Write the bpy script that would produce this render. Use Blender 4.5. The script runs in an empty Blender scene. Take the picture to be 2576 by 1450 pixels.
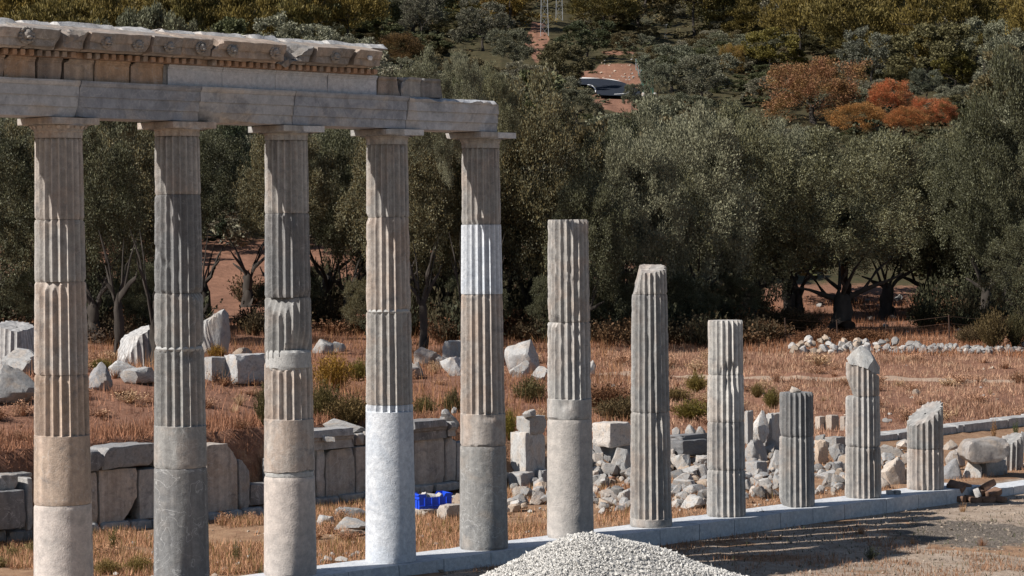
import bpy, bmesh, math, random
import numpy as np
from mathutils import Vector, Matrix

# ------------------------------------------------------------------ camera, sky, sun, exposure
scene = bpy.context.scene
C = scene.collection
W_, H_ = 2576.0, 1450.0
FPX, PITCH, ROLL, HC = 6500.0, 0.0197, -0.008, 4.726
cam_d = bpy.data.cameras.new('camera')
cam = bpy.data.objects.new('camera', cam_d); C.objects.link(cam)
cam_d.sensor_width = 36.0; cam_d.lens = FPX / W_ * 36.0
cam_d.clip_start = 0.5; cam_d.clip_end = 5000
cam.matrix_world = (Matrix.Translation((0, 0, HC)) @ Matrix.Rotation(math.pi / 2 - PITCH, 4, 'X')
                    @ Matrix.Rotation(ROLL, 4, 'Z'))
scene.camera = cam

SUN_EL = math.radians(40.5)
SUN_H = Vector((-0.9033, -0.4291)).normalized()
to_sun = Vector((SUN_H.x * math.cos(SUN_EL), SUN_H.y * math.cos(SUN_EL), math.sin(SUN_EL)))
world = bpy.data.worlds.new('World'); scene.world = world; world.use_nodes = True
wn = world.node_tree; wn.nodes.clear()
sky = wn.nodes.new('ShaderNodeTexSky'); sky.sky_type = 'NISHITA'; sky.sun_disc = False
sky.sun_elevation = SUN_EL; sky.sun_rotation = math.atan2(SUN_H.x, SUN_H.y)
sky.air_density = 1.0; sky.dust_density = 0.6; sky.ozone_density = 1.0
bg = wn.nodes.new('ShaderNodeBackground'); bg.inputs['Strength'].default_value = 0.06
wo = wn.nodes.new('ShaderNodeOutputWorld')
wn.links.new(sky.outputs[0], bg.inputs[0]); wn.links.new(bg.outputs[0], wo.inputs[0])
sun_d = bpy.data.lights.new('sun', 'SUN'); sun_d.energy = 5.0; sun_d.angle = math.radians(0.55)
sun_d.color = (1.0, 0.95, 0.885)
sun = bpy.data.objects.new('sun', sun_d); C.objects.link(sun)
sun.rotation_euler = (-to_sun).to_track_quat('-Z', 'Y').to_euler(); sun.location = to_sun * 60
vs = scene.view_settings
scene.display_settings.display_device = 'sRGB'
vs.view_transform = 'Standard'; vs.look = 'None'; vs.exposure = 0.25; vs.gamma = 1.0
vs.use_curve_mapping = False
scene.cycles.max_bounces = 5; scene.cycles.diffuse_bounces = 1; scene.cycles.glossy_bounces = 2
scene.cycles.transmission_bounces = 3; scene.cycles.transparent_max_bounces = 4
scene.cycles.use_adaptive_sampling = True; scene.cycles.caustics_reflective = False

# ------------------------------------------------------------------ row frame and pixel helpers
PHI, X1, Y1, SP = 0.7554, -5.855, 33.49, 1.9676
RX, RY = math.sin(PHI), math.cos(PHI)           # along the colonnade
NX, NY = math.cos(PHI), -math.sin(PHI)          # out of the colonnade towards the camera
ROW = Matrix.Translation((X1, Y1, 0)) @ Matrix.Rotation(math.pi / 2 - PHI, 4, 'Z')   # local (s, -n, z)
rng = np.random.default_rng(7)
random.seed(7)


def ray(u, v):
    du, dv = u - W_ / 2, v - H_ / 2
    c, s = math.cos(ROLL), math.sin(ROLL)
    a, b = c * du + s * dv, -s * du + c * dv
    x, zc = a / FPX, -b / FPX
    cp, sp = math.cos(PITCH), math.sin(PITCH)
    return (x, cp + zc * sp, -sp + zc * cp)


def proj(x, y, z):
    cp, sp = math.cos(PITCH), math.sin(PITCH)
    z = z - HC
    yc, zc = y * cp - z * sp, z * cp + y * sp
    u, v = FPX * x / yc, -FPX * zc / yc
    c, s = math.cos(ROLL), math.sin(ROLL)
    return W_ / 2 + c * u - s * v, H_ / 2 + s * u + c * v


def sn(x, y):
    dx, dy = x - X1, y - Y1
    return dx * RX + dy * RY, dx * NX + dy * NY


def xy(s, n):
    return X1 + RX * s + NX * n, Y1 + RY * s + NY * n


def at_n(u, v, n):
    d = ray(u, v)
    t = (n + X1 * NX + Y1 * NY) / (d[0] * NX + d[1] * NY)
    x, y = d[0] * t, d[1] * t
    return sn(x, y)[0], d[2] * t + HC


def at_y(u, v, y):
    d = ray(u, v); t = y / d[1]
    return d[0] * t, y, d[2] * t + HC


def at_z(u, v, z):
    d = ray(u, v); t = (z - HC) / d[2]
    return d[0] * t, d[1] * t, z


# ------------------------------------------------------------------ numpy noise and the lie of the land
_tab = np.random.default_rng(3).random(4096)


def _h(ix, iy, iz):
    return _tab[(ix * 374761 + iy * 668265 + iz * 2147483 + (ix * iy) % 97) % 4096]


def vnoise(x, y, z=0.0):
    x, y, z = np.broadcast_arrays(np.asarray(x, float), np.asarray(y, float), np.asarray(z, float))
    ix, iy, iz = np.floor(x).astype(int), np.floor(y).astype(int), np.floor(z).astype(int)
    fx, fy, fz = x - ix, y - iy, z - iz
    fx, fy, fz = [f * f * (3 - 2 * f) for f in (fx, fy, fz)]
    r = 0
    for a in (0, 1):
        for b in (0, 1):
            for c in (0, 1):
                w = (fx if a else 1 - fx) * (fy if b else 1 - fy) * (fz if c else 1 - fz)
                r = r + w * _h(ix + a, iy + b, iz + c)
    return r


def fbm(x, y, z=0.0, o=3):
    r, a, t = 0, 1.0, 0
    for i in range(o):
        k = 2.03 ** i
        r = r + a * vnoise(np.asarray(x) * k + 17.3 * i, np.asarray(y) * k + 9.1 * i, np.asarray(z) * k + 5.7 * i)
        t += a; a *= 0.5
    return r / t


def sm(a, b, x):
    t = np.clip((np.asarray(x, float) - a) / (b - a), 0, 1)
    return t * t * (3 - 2 * t)


def terrain(x, y, bumps=True):
    x = np.asarray(x, float); y = np.asarray(y, float)
    s, n = sn(x, y)
    front = -(0.13 + 0.13 * sm(2, 12, s)) - 0.012 * np.clip(n - 0.5, 0, 40)
    back = -0.05 - 0.10 * (1 - sm(2, 9, s))
    z = back + (front - back) * sm(-0.35, 0.4, n)
    q = -n - 7.25
    k = sm(10.5, 25, s)                              # 0 where the wall still stands, 1 where it has fallen
    T = 1.42 - 1.27 * k
    lead = 0.12 + 2.6 * sm(13.5, 19, s) * (1 - 0.6 * sm(24, 29, s))
    rise = T * sm(0, 1, (q + lead) / (lead + 0.25))
    bank = (0.62 - 0.42 * k) * sm(0.4, 4.5, q + 0.8 * (vnoise(s * 0.5, 3.0) - 0.5))
    far = 0.036 * np.clip(q - 3, 0, None) + 0.098 * np.clip(y - 108, 0, None) + 0.045 * np.clip(y - 250, 0, None)
    far = far - 0.16 * np.clip(y - 620, 0, None)
    z = z + rise + bank + far
    if bumps:
        am = 0.035 + 0.20 * sm(0.2, 2, q) + 0.5 * sm(105, 160, y)
        am = am * (1 - np.exp(-((x - 9.5) / 14.0) ** 2 - ((y - 244) / 26.0) ** 2))
        z = z + am * (fbm(x * 1.1, y * 1.1, 2.0, 3) - 0.5) * np.where(np.abs(n) < 0.6, 0.15, 1.0)
        z = z + 2.2 * sm(120, 200, y) * (fbm(x * 0.035, y * 0.035, 4.0, 2) - 0.5)
    return z


def tz(x, y):
    return float(terrain(np.array([x]), np.array([y]))[0])


def at_ground(u, v, y0=24.0, y1=700.0):
    d = ray(u, v)
    ys = np.concatenate([np.arange(y0, 130, 0.12), np.arange(130, y1, 0.7)])
    t = ys / d[1]
    hz = d[2] * t + HC
    g = terrain(d[0] * t, ys)
    hit = np.nonzero(hz <= g)[0]
    i = hit[0] if len(hit) else len(ys) - 1
    return float(d[0] * t[i]), float(ys[i]), float(g[i])


# ------------------------------------------------------------------ object helpers
def tag(o, label=None, cat=None, group=None, kind=None):
    if label: o['label'] = label
    if cat: o['category'] = cat
    if group: o['group'] = group
    if kind: o['kind'] = kind
    return o


def mesh_np(name, V, F, mat=None, smooth=False, sharp=None):
    me = bpy.data.meshes.new(name)
    V = np.asarray(V, np.float32); F = np.asarray(F, np.int32)
    nf, k = F.shape
    me.vertices.add(len(V)); me.vertices.foreach_set('co', V.ravel())
    me.loops.add(nf * k); me.loops.foreach_set('vertex_index', F.ravel())
    me.polygons.add(nf); me.polygons.foreach_set('loop_start', np.arange(nf, dtype=np.int32) * k)
    me.polygons.foreach_set('loop_total', np.full(nf, k, np.int32))
    me.polygons.foreach_set('use_smooth', np.full(nf, smooth, bool))
    me.update(calc_edges=True); me.validate()
    if sharp: me.set_sharp_from_angle(angle=math.radians(sharp))
    if mat: me.materials.append(mat)
    return me


def mesh_bm(name, bm, mat=None, smooth=False, sharp=None):
    me = bpy.data.meshes.new(name)
    bmesh.ops.recalc_face_normals(bm, faces=bm.faces)
    if smooth:
        for f in bm.faces: f.smooth = True
    bm.to_mesh(me); bm.free()
    if sharp: me.set_sharp_from_angle(angle=math.radians(sharp))
    if mat: me.materials.append(mat)
    return me


def add(name, me, parent=None, loc=(0, 0, 0), rot=(0, 0, 0), scale=(1, 1, 1), color=None):
    o = bpy.data.objects.new(name, me); C.objects.link(o)
    o.location = loc; o.rotation_euler = rot; o.scale = scale
    if color is not None: o.color = tuple(color) + ((0.5,) if len(color) == 3 else ())
    if parent: o.parent = parent
    return o


def empty(name, loc=(0, 0, 0), rotz=0.0, mw=None):
    o = bpy.data.objects.new(name, None); C.objects.link(o)
    o.empty_display_size = 0.2
    if mw is not None: o.matrix_world = mw
    else:
        o.location = loc; o.rotation_euler = (0, 0, rotz)
    return o


def tube_np(path, rad, k=7):
    path = [Vector(p) for p in path]; V = []; F = []
    for i, p in enumerate(path):
        d = (path[min(i + 1, len(path) - 1)] - path[max(i - 1, 0)]).normalized()
        a = d.orthogonal().normalized() if abs(d.z) < 0.9 else Vector((1, 0, 0))
        a = (a - d * a.dot(d)).normalized(); b = d.cross(a)
        for j in range(k):
            t = 2 * math.pi * j / k
            V.append(p + (a * math.cos(t) + b * math.sin(t)) * rad[i])
    for i in range(len(path) - 1):
        for j in range(k):
            F.append((i * k + j, i * k + (j + 1) % k, (i + 1) * k + (j + 1) % k, (i + 1) * k + j))
    return np.array([tuple(v) for v in V]), np.array(F)


def join_np(parts):
    V = []; F = []; o = 0
    for v, f in parts:
        V.append(v); F.append(f + o); o += len(v)
    return np.vstack(V), np.vstack(F)


# ------------------------------------------------------------------ materials
def nodes(name):
    m = bpy.data.materials.new(name); m.use_nodes = True
    t = m.node_tree; t.nodes.clear()
    return m, t


class NT:
    def __init__(s, t): s.t = t
    def n(s, kind, **kw):
        nd = s.t.nodes.new(kind)
        for k, v in kw.items():
            if k.startswith('i_'):
                nd.inputs[int(k[2:]) if k[2:].isdigit() else k[2:].replace('_', ' ')].default_value = v
            else: setattr(nd, k, v)
        return nd
    def l(s, a, b): s.t.links.new(a, b)
    def noise(s, vec, scale, detail=4, rough=0.55, dist=0.0):
        nd = s.n('ShaderNodeTexNoise'); nd.inputs['Scale'].default_value = scale
        nd.inputs['Detail'].default_value = detail; nd.inputs['Roughness'].default_value = rough
        nd.inputs['Distortion'].default_value = dist
        if vec: s.l(vec, nd.inputs['Vector'])
        return nd.outputs['Fac']
    def ramp(s, fac, a, b, c0=(0, 0, 0, 1), c1=(1, 1, 1, 1)):
        nd = s.n('ShaderNodeValToRGB'); e = nd.color_ramp.elements
        e[0].position = a; e[1].position = b; e[0].color = c0; e[1].color = c1
        s.l(fac, nd.inputs[0]); return nd.outputs[0]
    def mix(s, fac, a, b, mode='MIX'):
        nd = s.n('ShaderNodeMix', data_type='RGBA', blend_type=mode)
        for sock, v in ((nd.inputs[0], fac), (nd.inputs[6], a), (nd.inputs[7], b)):
            if hasattr(v, 'links'): s.l(v, sock)
            elif isinstance(v, (int, float)): sock.default_value = v if sock == nd.inputs[0] else (v, v, v, 1)
            else: sock.default_value = tuple(v) + ((1,) if len(v) == 3 else ())
        return nd.outputs[2]
    def math(s, op, a, b=0.0):
        nd = s.n('ShaderNodeMath', operation=op)
        for sock, v in ((nd.inputs[0], a), (nd.inputs[1], b)):
            if hasattr(v, 'links'): s.l(v, sock)
            else: sock.default_value = v
        return nd.outputs[0]
    def rng(s, v, a, b, c, d):
        nd = s.n('ShaderNodeMapRange'); s.l(v, nd.inputs[0])
        for i, q in enumerate((a, b, c, d)): nd.inputs[1 + i].default_value = q
        return nd.outputs[0]


def finish(N, color, rough=0.8, bump=None, bump_s=0.5, bump_d=0.02, spec=0.25):
    p = N.n('ShaderNodeBsdfPrincipled'); o = N.n('ShaderNodeOutputMaterial')
    if hasattr(color, 'links'): N.l(color, p.inputs['Base Color'])
    else: p.inputs['Base Color'].default_value = tuple(color) + (1,)
    if hasattr(rough, 'links'): N.l(rough, p.inputs['Roughness'])
    else: p.inputs['Roughness'].default_value = rough
    p.inputs['Specular IOR Level'].default_value = spec
    if bump is not None:
        b = N.n('ShaderNodeBump'); b.inputs['Strength'].default_value = bump_s; b.inputs['Distance'].default_value = bump_d
        N.l(bump, b.inputs['Height']); N.l(b.outputs[0], p.inputs['Normal'])
    N.l(p.outputs[0], o.inputs[0])
    return p


def stone_mat(name, patina, dark, sc=1.0, patch=(0.47, 0.60), vein=0.25, grime=0.5, vary=0.0, streak=True, gr=(0.54, 0.66)):
    """weathered stone: object colour with patina patches (amount in the colour's alpha), dark lichen, pale veins"""
    m, t = nodes(name); N = NT(t)
    tc = N.n('ShaderNodeTexCoord'); oi = N.n('ShaderNodeObjectInfo')
    off = N.n('ShaderNodeVectorMath', operation='SCALE'); off.inputs[0].default_value = (37, 51, 23)
    N.l(oi.outputs['Random'], off.inputs['Scale'])
    v = N.n('ShaderNodeVectorMath', operation='ADD'); N.l(tc.outputs['Object'], v.inputs[0]); N.l(off.outputs[0], v.inputs[1])
    vec = v.outputs[0]
    n1 = N.noise(vec, 1.9 * sc, 5, 0.55, 0.6)
    n2 = N.noise(vec, 11 * sc, 6, 0.62)
    n3 = N.noise(vec, 55 * sc, 3, 0.6)
    n4 = N.noise(vec, 3.1 * sc, 6, 0.65, 1.2)
    base = oi.outputs['Color']
    pm = N.math('MULTIPLY', N.ramp(n1, patch[0], patch[1]), oi.outputs['Alpha'])
    col = N.mix(pm, base, patina)
    # grey weather stains
    dm = N.math('MULTIPLY', N.ramp(n4, gr[0], gr[1]), grime)
    col = N.mix(dm, col, dark, 'MIX')
    if streak:
        mp = N.n('ShaderNodeMapping'); mp.inputs['Scale'].default_value = (9.0, 9.0, 0.35); N.l(vec, mp.inputs['Vector'])
        ns = N.noise(mp.outputs[0], 1.0, 4, 0.6)
        col = N.mix(1.0, col, N.ramp(ns, 0.3, 0.7, (0.74, 0.73, 0.72, 1), (1.2, 1.19, 1.17, 1)), 'MULTIPLY')
    # mottling
    col = N.mix(1.0, col, N.ramp(n2, 0.25, 0.75, (0.72, 0.72, 0.73, 1), (1.22, 1.2, 1.18, 1)), 'MULTIPLY')
    col = N.mix(0.35, col, N.ramp(n3, 0.3, 0.7, (0.7, 0.7, 0.7, 1), (1.3, 1.3, 1.3, 1)), 'MULTIPLY')
    # pale veins
    nv = N.noise(vec, 2.3 * sc, 4, 0.5, 1.5)
    ridge = N.math('ABSOLUTE', N.math('SUBTRACT', nv, 0.5))
    vm = N.math('MULTIPLY', N.ramp(ridge, 0.0, 0.010, (1, 1, 1, 1), (0, 0, 0, 1)), vein)
    col = N.mix(vm, col, (0.62, 0.62, 0.61))
    if vary:
        col = N.mix(1.0, col, N.ramp(N.rng(oi.outputs['Random'], 0, 1, 0, 1), 0, 1,
                                     (1 - vary, 1 - vary, 1 - vary, 1), (1 + vary, 1 + vary * .97, 1 + vary * .92, 1)), 'MULTIPLY')
    ew = N.n('ShaderNodeAttribute', attribute_name='wear_shade')          # rubbed pale arrises; shade of the flute hollows painted into the colour
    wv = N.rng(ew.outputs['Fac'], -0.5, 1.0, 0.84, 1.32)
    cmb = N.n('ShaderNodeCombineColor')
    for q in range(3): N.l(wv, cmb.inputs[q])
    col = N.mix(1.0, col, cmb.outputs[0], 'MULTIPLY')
    bmp = N.math('ADD', N.math('MULTIPLY', n2, 0.7), N.math('MULTIPLY', n3, 0.3))
    finish(N, col, 0.78, bmp, 0.55, 0.03, 0.25)
    return m


M = {}
M['marble'] = stone_mat('weathered_marble', (0.445, 0.355, 0.295), (0.19, 0.195, 0.205))
M['marble_plain'] = stone_mat('grey_marble', (0.42, 0.34, 0.27), (0.19, 0.195, 0.205), vein=0.5, grime=0.6)
M['new_marble'] = stone_mat('new_white_marble', (0.52, 0.565, 0.625), (0.44, 0.475, 0.53), sc=1.3, vein=0.12, grime=0.6, streak=False)
M['beam'] = stone_mat('patched_beam_marble', (0.50, 0.43, 0.36), (0.22, 0.235, 0.262), sc=.55, patch=(.50, .56), vein=.25, grime=.5, streak=False, gr=(.53, .58))
M['concrete'] = stone_mat('repair_concrete', (0.36, 0.35, 0.33), (0.33, 0.31, 0.29), vein=0.0, grime=0.35, sc=0.8, streak=False)
M['rock'] = stone_mat('limestone_rock', (0.46, 0.36, 0.27), (0.21, 0.21, 0.215), sc=1.6, vein=0.2, grime=0.75, vary=0.28, streak=False)
M['mortar'] = stone_mat('pale_mortar', (0.5, 0.5, 0.49), (0.40, 0.40, 0.40), sc=2.0, vein=0.0, grime=0.3, streak=False)


def simple_mat(name, col, rough=0.7, var=0.25, sc=6.0, bump=0.3, spec=0.3):
    m, t = nodes(name); N = NT(t)
    tc = N.n('ShaderNodeTexCoord')
    n = N.noise(tc.outputs['Object'], sc, 5, 0.6)
    c = N.mix(1.0, col, N.ramp(n, 0.25, 0.75, (1 - var,) * 3 + (1,), (1 + var,) * 3 + (1,)), 'MULTIPLY')
    finish(N, c, rough, n, bump, 0.01, spec)
    return m


M['bark'] = simple_mat('tree_bark', (0.055, 0.046, 0.039), 0.9, 0.5, 9.0, 0.9)
M['plastic'] = simple_mat('blue_plastic', (0.018, 0.085, 0.72), 0.42, 0.08, 3.0, 0.02, 0.45)
M['metal'] = simple_mat('grey_metal', (0.33, 0.35, 0.37), 0.5, 0.15, 2.0, 0.05)
M['green_metal'] = simple_mat('green_fence_paint', (0.05, 0.16, 0.12), 0.5, 0.2, 2.0, 0.05)
M['rust'] = simple_mat('rusty_iron', (0.06, 0.035, 0.025), 0.8, 0.4, 9.0, 0.2)
M['hose'] = simple_mat('black_hose', (0.02, 0.022, 0.025), 0.5, 0.2, 4.0, 0.05)
M['brick'] = simple_mat('old_brick', (0.215, 0.13, 0.09), 0.9, 0.6, 7.0, 0.6)
M['asphalt'] = simple_mat('asphalt', (0.026, 0.031, 0.042), 1.0, 0.2, 2.0, 0.1, 0.05)
M['paint'] = simple_mat('white_road_paint', (0.75, 0.75, 0.74), 0.7, 0.12, 3.0, 0.05)
M['twig'] = simple_mat('dry_twig', (0.13, 0.095, 0.07), 0.9, 0.4, 9.0, 0.3)


def leaf_mat(name, back=None, var=0.45, trans=0.22, rough=0.5, spec=0.3, hue=None):
    m, t = nodes(name); N = NT(t)
    oi = N.n('ShaderNodeObjectInfo'); g = N.n('ShaderNodeNewGeometry')
    r = g.outputs['Random Per Island']
    col = oi.outputs['Color']
    if hue:
        tc = N.n('ShaderNodeTexCoord')
        n = N.noise(tc.outputs['Object'], 2.6, 3, 0.6)
        col = N.mix(N.ramp(n, 0.42, 0.62), col, hue)
    if back:
        bf = N.math('MULTIPLY', g.outputs['Backfacing'], 0.55)
        col = N.mix(bf, col, back)
    col = N.mix(1.0, col, N.ramp(r, 0, 1, (1 - var,) * 3 + (1,), (1 + var, 1 + var * .95, 1 + var * .8, 1)), 'MULTIPLY')
    p = N.n('ShaderNodeBsdfPrincipled'); N.l(col, p.inputs['Base Color'])
    p.inputs['Roughness'].default_value = rough; p.inputs['Specular IOR Level'].default_value = spec
    tr = N.n('ShaderNodeBsdfTranslucent'); N.l(col, tr.inputs['Color'])
    mx = N.n('ShaderNodeMixShader'); mx.inputs[0].default_value = trans
    N.l(p.outputs[0], mx.inputs[1]); N.l(tr.outputs[0], mx.inputs[2])
    o = N.n('ShaderNodeOutputMaterial'); N.l(mx.outputs[0], o.inputs[0])
    return m


M['olive_leaf'] = leaf_mat('olive_leaves', (0.20, 0.205, 0.14), 0.6, 0.15, 0.5, 0.22)
M['far_leaf'] = leaf_mat('broad_leaves', None, 0.45, 0.18, 0.6, 0.2)
M['pine_leaf'] = leaf_mat('pine_needles', None, 0.5, 0.15, 0.6, 0.2, hue=(0.165, 0.125, 0.036))
M['autumn_leaf'] = leaf_mat('autumn_leaves', None, 0.5, 0.3, 0.6, 0.2, hue=(0.24, 0.15, 0.06))
M['straw'] = leaf_mat('dry_straw', None, 0.45, 0.15, 0.7, 0.15)
M['herb'] = leaf_mat('green_herb', None, 0.45, 0.2, 0.6, 0.2)


def ground_mat():
    m, t = nodes('ground_soil'); N = NT(t)
    g = N.n('ShaderNodeNewGeometry'); pos = g.outputs['Position']
    def at(nm):
        a = N.n('ShaderNodeAttribute', attribute_name=nm); return a.outputs['Fac']
    nA = N.noise(pos, 0.55, 5, 0.6); nB = N.noise(pos, 3.2, 6, 0.65); nC = N.noise(pos, 22, 5, 0.7); nD = N.noise(pos, 80, 2, 0.6)
    gravel = N.mix(N.ramp(nB, 0.35, 0.65), (0.45, 0.37, 0.30), (0.31, 0.235, 0.175))
    gravel = N.mix(N.ramp(nC, 0.60, 0.70), gravel, (0.55, 0.51, 0.46))
    straw = N.mix(N.ramp(nB, 0.35, 0.62), (0.36, 0.235, 0.15), (0.25, 0.15, 0.095))
    straw = N.mix(N.ramp(nC, 0.55, 0.68), straw, (0.44, 0.29, 0.18))
    red = N.mix(N.ramp(nB, 0.35, 0.65), (0.29, 0.155, 0.105), (0.19, 0.10, 0.068))
    red = N.mix(N.ramp(nC, 0.55, 0.70), red, (0.42, 0.27, 0.19))
    crumbs = N.mix(N.ramp(nC, 0.45, 0.62), (0.11, 0.095, 0.082), (0.26, 0.225, 0.19))
    track = (0.44, 0.33, 0.25)
    def blend(a, b, f, k=0.5):
        f2 = N.math('ADD', f, N.math('MULTIPLY', N.math('SUBTRACT', nB, 0.5), k))
        return N.mix(N.ramp(f2, 0.42, 0.58), a, b)
    col = blend(gravel, straw, at('m_straw'))
    col = blend(col, red, at('m_red'))
    scrub = N.mix(N.ramp(nB, 0.35, 0.65), (0.05, 0.052, 0.026), (0.085, 0.066, 0.036))
    col = blend(col, scrub, at('m_scrub'))
    col = blend(col, track, at('m_track'), 0.9)
    col = blend(col, crumbs, at('m_dark'), 0.8)
    col = N.mix(1.0, col, N.ramp(nA, 0.3, 0.7, (0.82, 0.8, 0.8, 1), (1.15, 1.13, 1.1, 1)), 'MULTIPLY')
    col = N.mix(0.5, col, N.ramp(nD, 0.3, 0.7, (0.7, 0.7, 0.7, 1), (1.3, 1.3, 1.3, 1)), 'MULTIPLY')
    b = N.math('ADD', N.math('MULTIPLY', nC, 0.6), N.math('MULTIPLY', nB, 0.8))
    finish(N, col, 0.95, b, 0.8, 0.05, 0.1)
    return m


M['ground'] = ground_mat()

# ------------------------------------------------------------------ the ground sheet
def build_ground():
    def axis(lo, hi, fine_lo, fine_hi, step, grow):
        a = list(np.arange(fine_lo, fine_hi, step)); st = step; v = a[-1]
        while v < hi: st *= grow; v += st; a.append(v)
        st = step; v = fine_lo; b = []
        while v > lo: st *= grow; v -= st; b.append(v)
        return np.array(b[::-1] + a)
    xs = axis(-900, 900, -12, 16, 0.19, 1.06)
    ys = axis(-60, 1500, 30, 64, 0.19, 1.028)
    X, Y = np.meshgrid(xs, ys)
    x, y = X.ravel(), Y.ravel()
    z = terrain(x, y)
    s, n = sn(x, y); q = -n - 7.25
    fine = (fbm(x * 5, y * 5, 1.0, 2) - 0.5) * 0.05 * sm(0.7, 1.2, np.abs(n))
    z = z + np.where(y < 70, fine, 0)
    nx, ny = len(xs), len(ys)
    i = np.arange(ny - 1)[:, None] * nx + np.arange(nx - 1)[None, :]
    F = np.stack([i, i + 1, i + nx + 1, i + nx], -1).reshape(-1, 4)
    me = mesh_np('ground', np.stack([x, y, z], 1), F, M['ground'], True)
    def attr(nm, val):
        a = me.attributes.new(nm, 'FLOAT', 'POINT'); a.data.foreach_set('value', val.astype(np.float32))
    nz = fbm(x * 0.6, y * 0.6, 8.0, 3) - 0.5
    straw = sm(0.25, -0.6, n) * 1.0 + 0.9 * sm(0.0, 0.2, nz) * (n > 0.4)
    attr('m_straw', np.clip(straw, 0, 1))
    attr('m_red', sm(-0.4, 0.6, q + 0.8 * nz) * (1 - 0.35 * sm(0.0, 0.3, nz)))
    # pale foot track across the field, running nearly parallel to the picture
    yt = 74.5 + 0.02 * x
    attr('m_track', np.clip(sm(1.3, 0.3, np.abs(y - yt)) * sm(-2, 4, x) * 0.75, 0, 1))
    cx, cy, _ = at_z(2440, 1345, -0.3)
    d = np.hypot((x - cx) / 1.9, (y - cy) / 2.9)
    cl = np.zeros(len(x))
    u_, v_ = np.array([proj(a, b, c) if (b > 100 and abs(a) < b * .25) else (-1, -1) for a, b, c in zip(x, y, z)]).T
    wob = 2.4 * (fbm(x * .16, y * .11, 6.0, 3) - .5)
    for (uc, vc, hu, hv) in ((1552, 228, 66, 92), (1350, 108, 20, 52)):
        dd = np.hypot((u_ - uc) / hu, (v_ - vc) / hv) + wob
        cl = np.maximum(cl, np.where(u_ > 0, np.clip((1.15 - dd) * 2.2, 0, 1), 0))
    attr('m_scrub', np.where(x > 8, sm(112, 124, y), sm(122, 140, y)) * (1 - cl))
    attr('m_dark', np.clip(1.15 - d, 0, 1))
    o = add('ground', me); tag(o, 'dry gravelly ground with straw, rising into a red earth hillside', None, None, 'structure')
    return o


ground = build_ground()

# ------------------------------------------------------------------ stone builders
def box_bm(dx, dy, dz, cuts=6):
    bm = bmesh.new(); bmesh.ops.create_cube(bm, size=1.0)
    bmesh.ops.subdivide_edges(bm, edges=bm.edges[:], cuts=cuts, use_grid_fill=True)
    for v in bm.verts:
        v.co = Vector((v.co.x * dx, v.co.y * dy, (v.co.z + 0.5) * dz))
    return bm


def rough_verts(bm, chips=(), amp=0.012, freq=4.0, seed=0.0):
    P = np.array([v.co[:] for v in bm.verts])
    for (p, m, rg) in chips:
        p = np.array(p); m = np.array(m) / np.linalg.norm(m)
        d = (P - p) @ m
        d = d + rg * (fbm(P[:, 0] * 7 + seed, P[:, 1] * 7, P[:, 2] * 7, 2) - 0.5)
        P = P - np.clip(d, 0, None)[:, None] * m
    if amp:
        for a, (ox, oy) in enumerate(((0, 0), (31, 7), (11, 53))):
            P[:, a] += amp * 2 * (fbm(P[:, 0] * freq + ox + seed, P[:, 1] * freq + oy, P[:, 2] * freq + 3 * a, 3) - 0.5)
    for v, p in zip(bm.verts, P): v.co = p
    return bm


def edge_chips(dx, dy, dz, c=0.02, corners=2, cd=0.08, seed=0):
    """bevel every edge a little, knock off a few corners"""
    r = random.Random(seed); out = []
    hx, hy = dx / 2, dy / 2
    for sx in (-1, 1):
        for sy in (-1, 1):
            out.append(((sx * (hx - c), sy * hy, dz / 2), (sx, sy, 0), c))
        for sz in (0, 1):
            out.append(((sx * (hx - c), 0, dz * sz), (sx, 0, 1 if sz else -1), c))
    for sy in (-1, 1):
        for sz in (0, 1):
            out.append(((0, sy * (hy - c), dz * sz), (0, sy, 1 if sz else -1), c))
    for _ in range(corners):
        sx, sy, sz = r.choice((-1, 1)), r.choice((-1, 1)), r.choice((0, 1))
        k = cd * r.uniform(0.5, 1.3)
        out.append(((sx * (hx - k), sy * hy, dz * sz), (sx * r.uniform(.5, 1), sy * r.uniform(.5, 1), (1 if sz else -1) * r.uniform(.4, 1)), k))
    return out


def block_mesh(name, dx, dy, dz, seed=0, cuts=6, amp=0.012, c=0.02, corners=3, cd=None, chips=(), mat=None):
    bm = box_bm(dx, dy, dz, cuts)
    cd = cd if cd is not None else 0.25 * min(dx, dy, dz)
    ch = edge_chips(dx, dy, dz, c, corners, cd, seed) + list(chips)
    rough_verts(bm, ch, amp, 5.0, seed * 3.7)
    return mesh_bm(name, bm, mat or M['rock'], True, 32)


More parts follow.
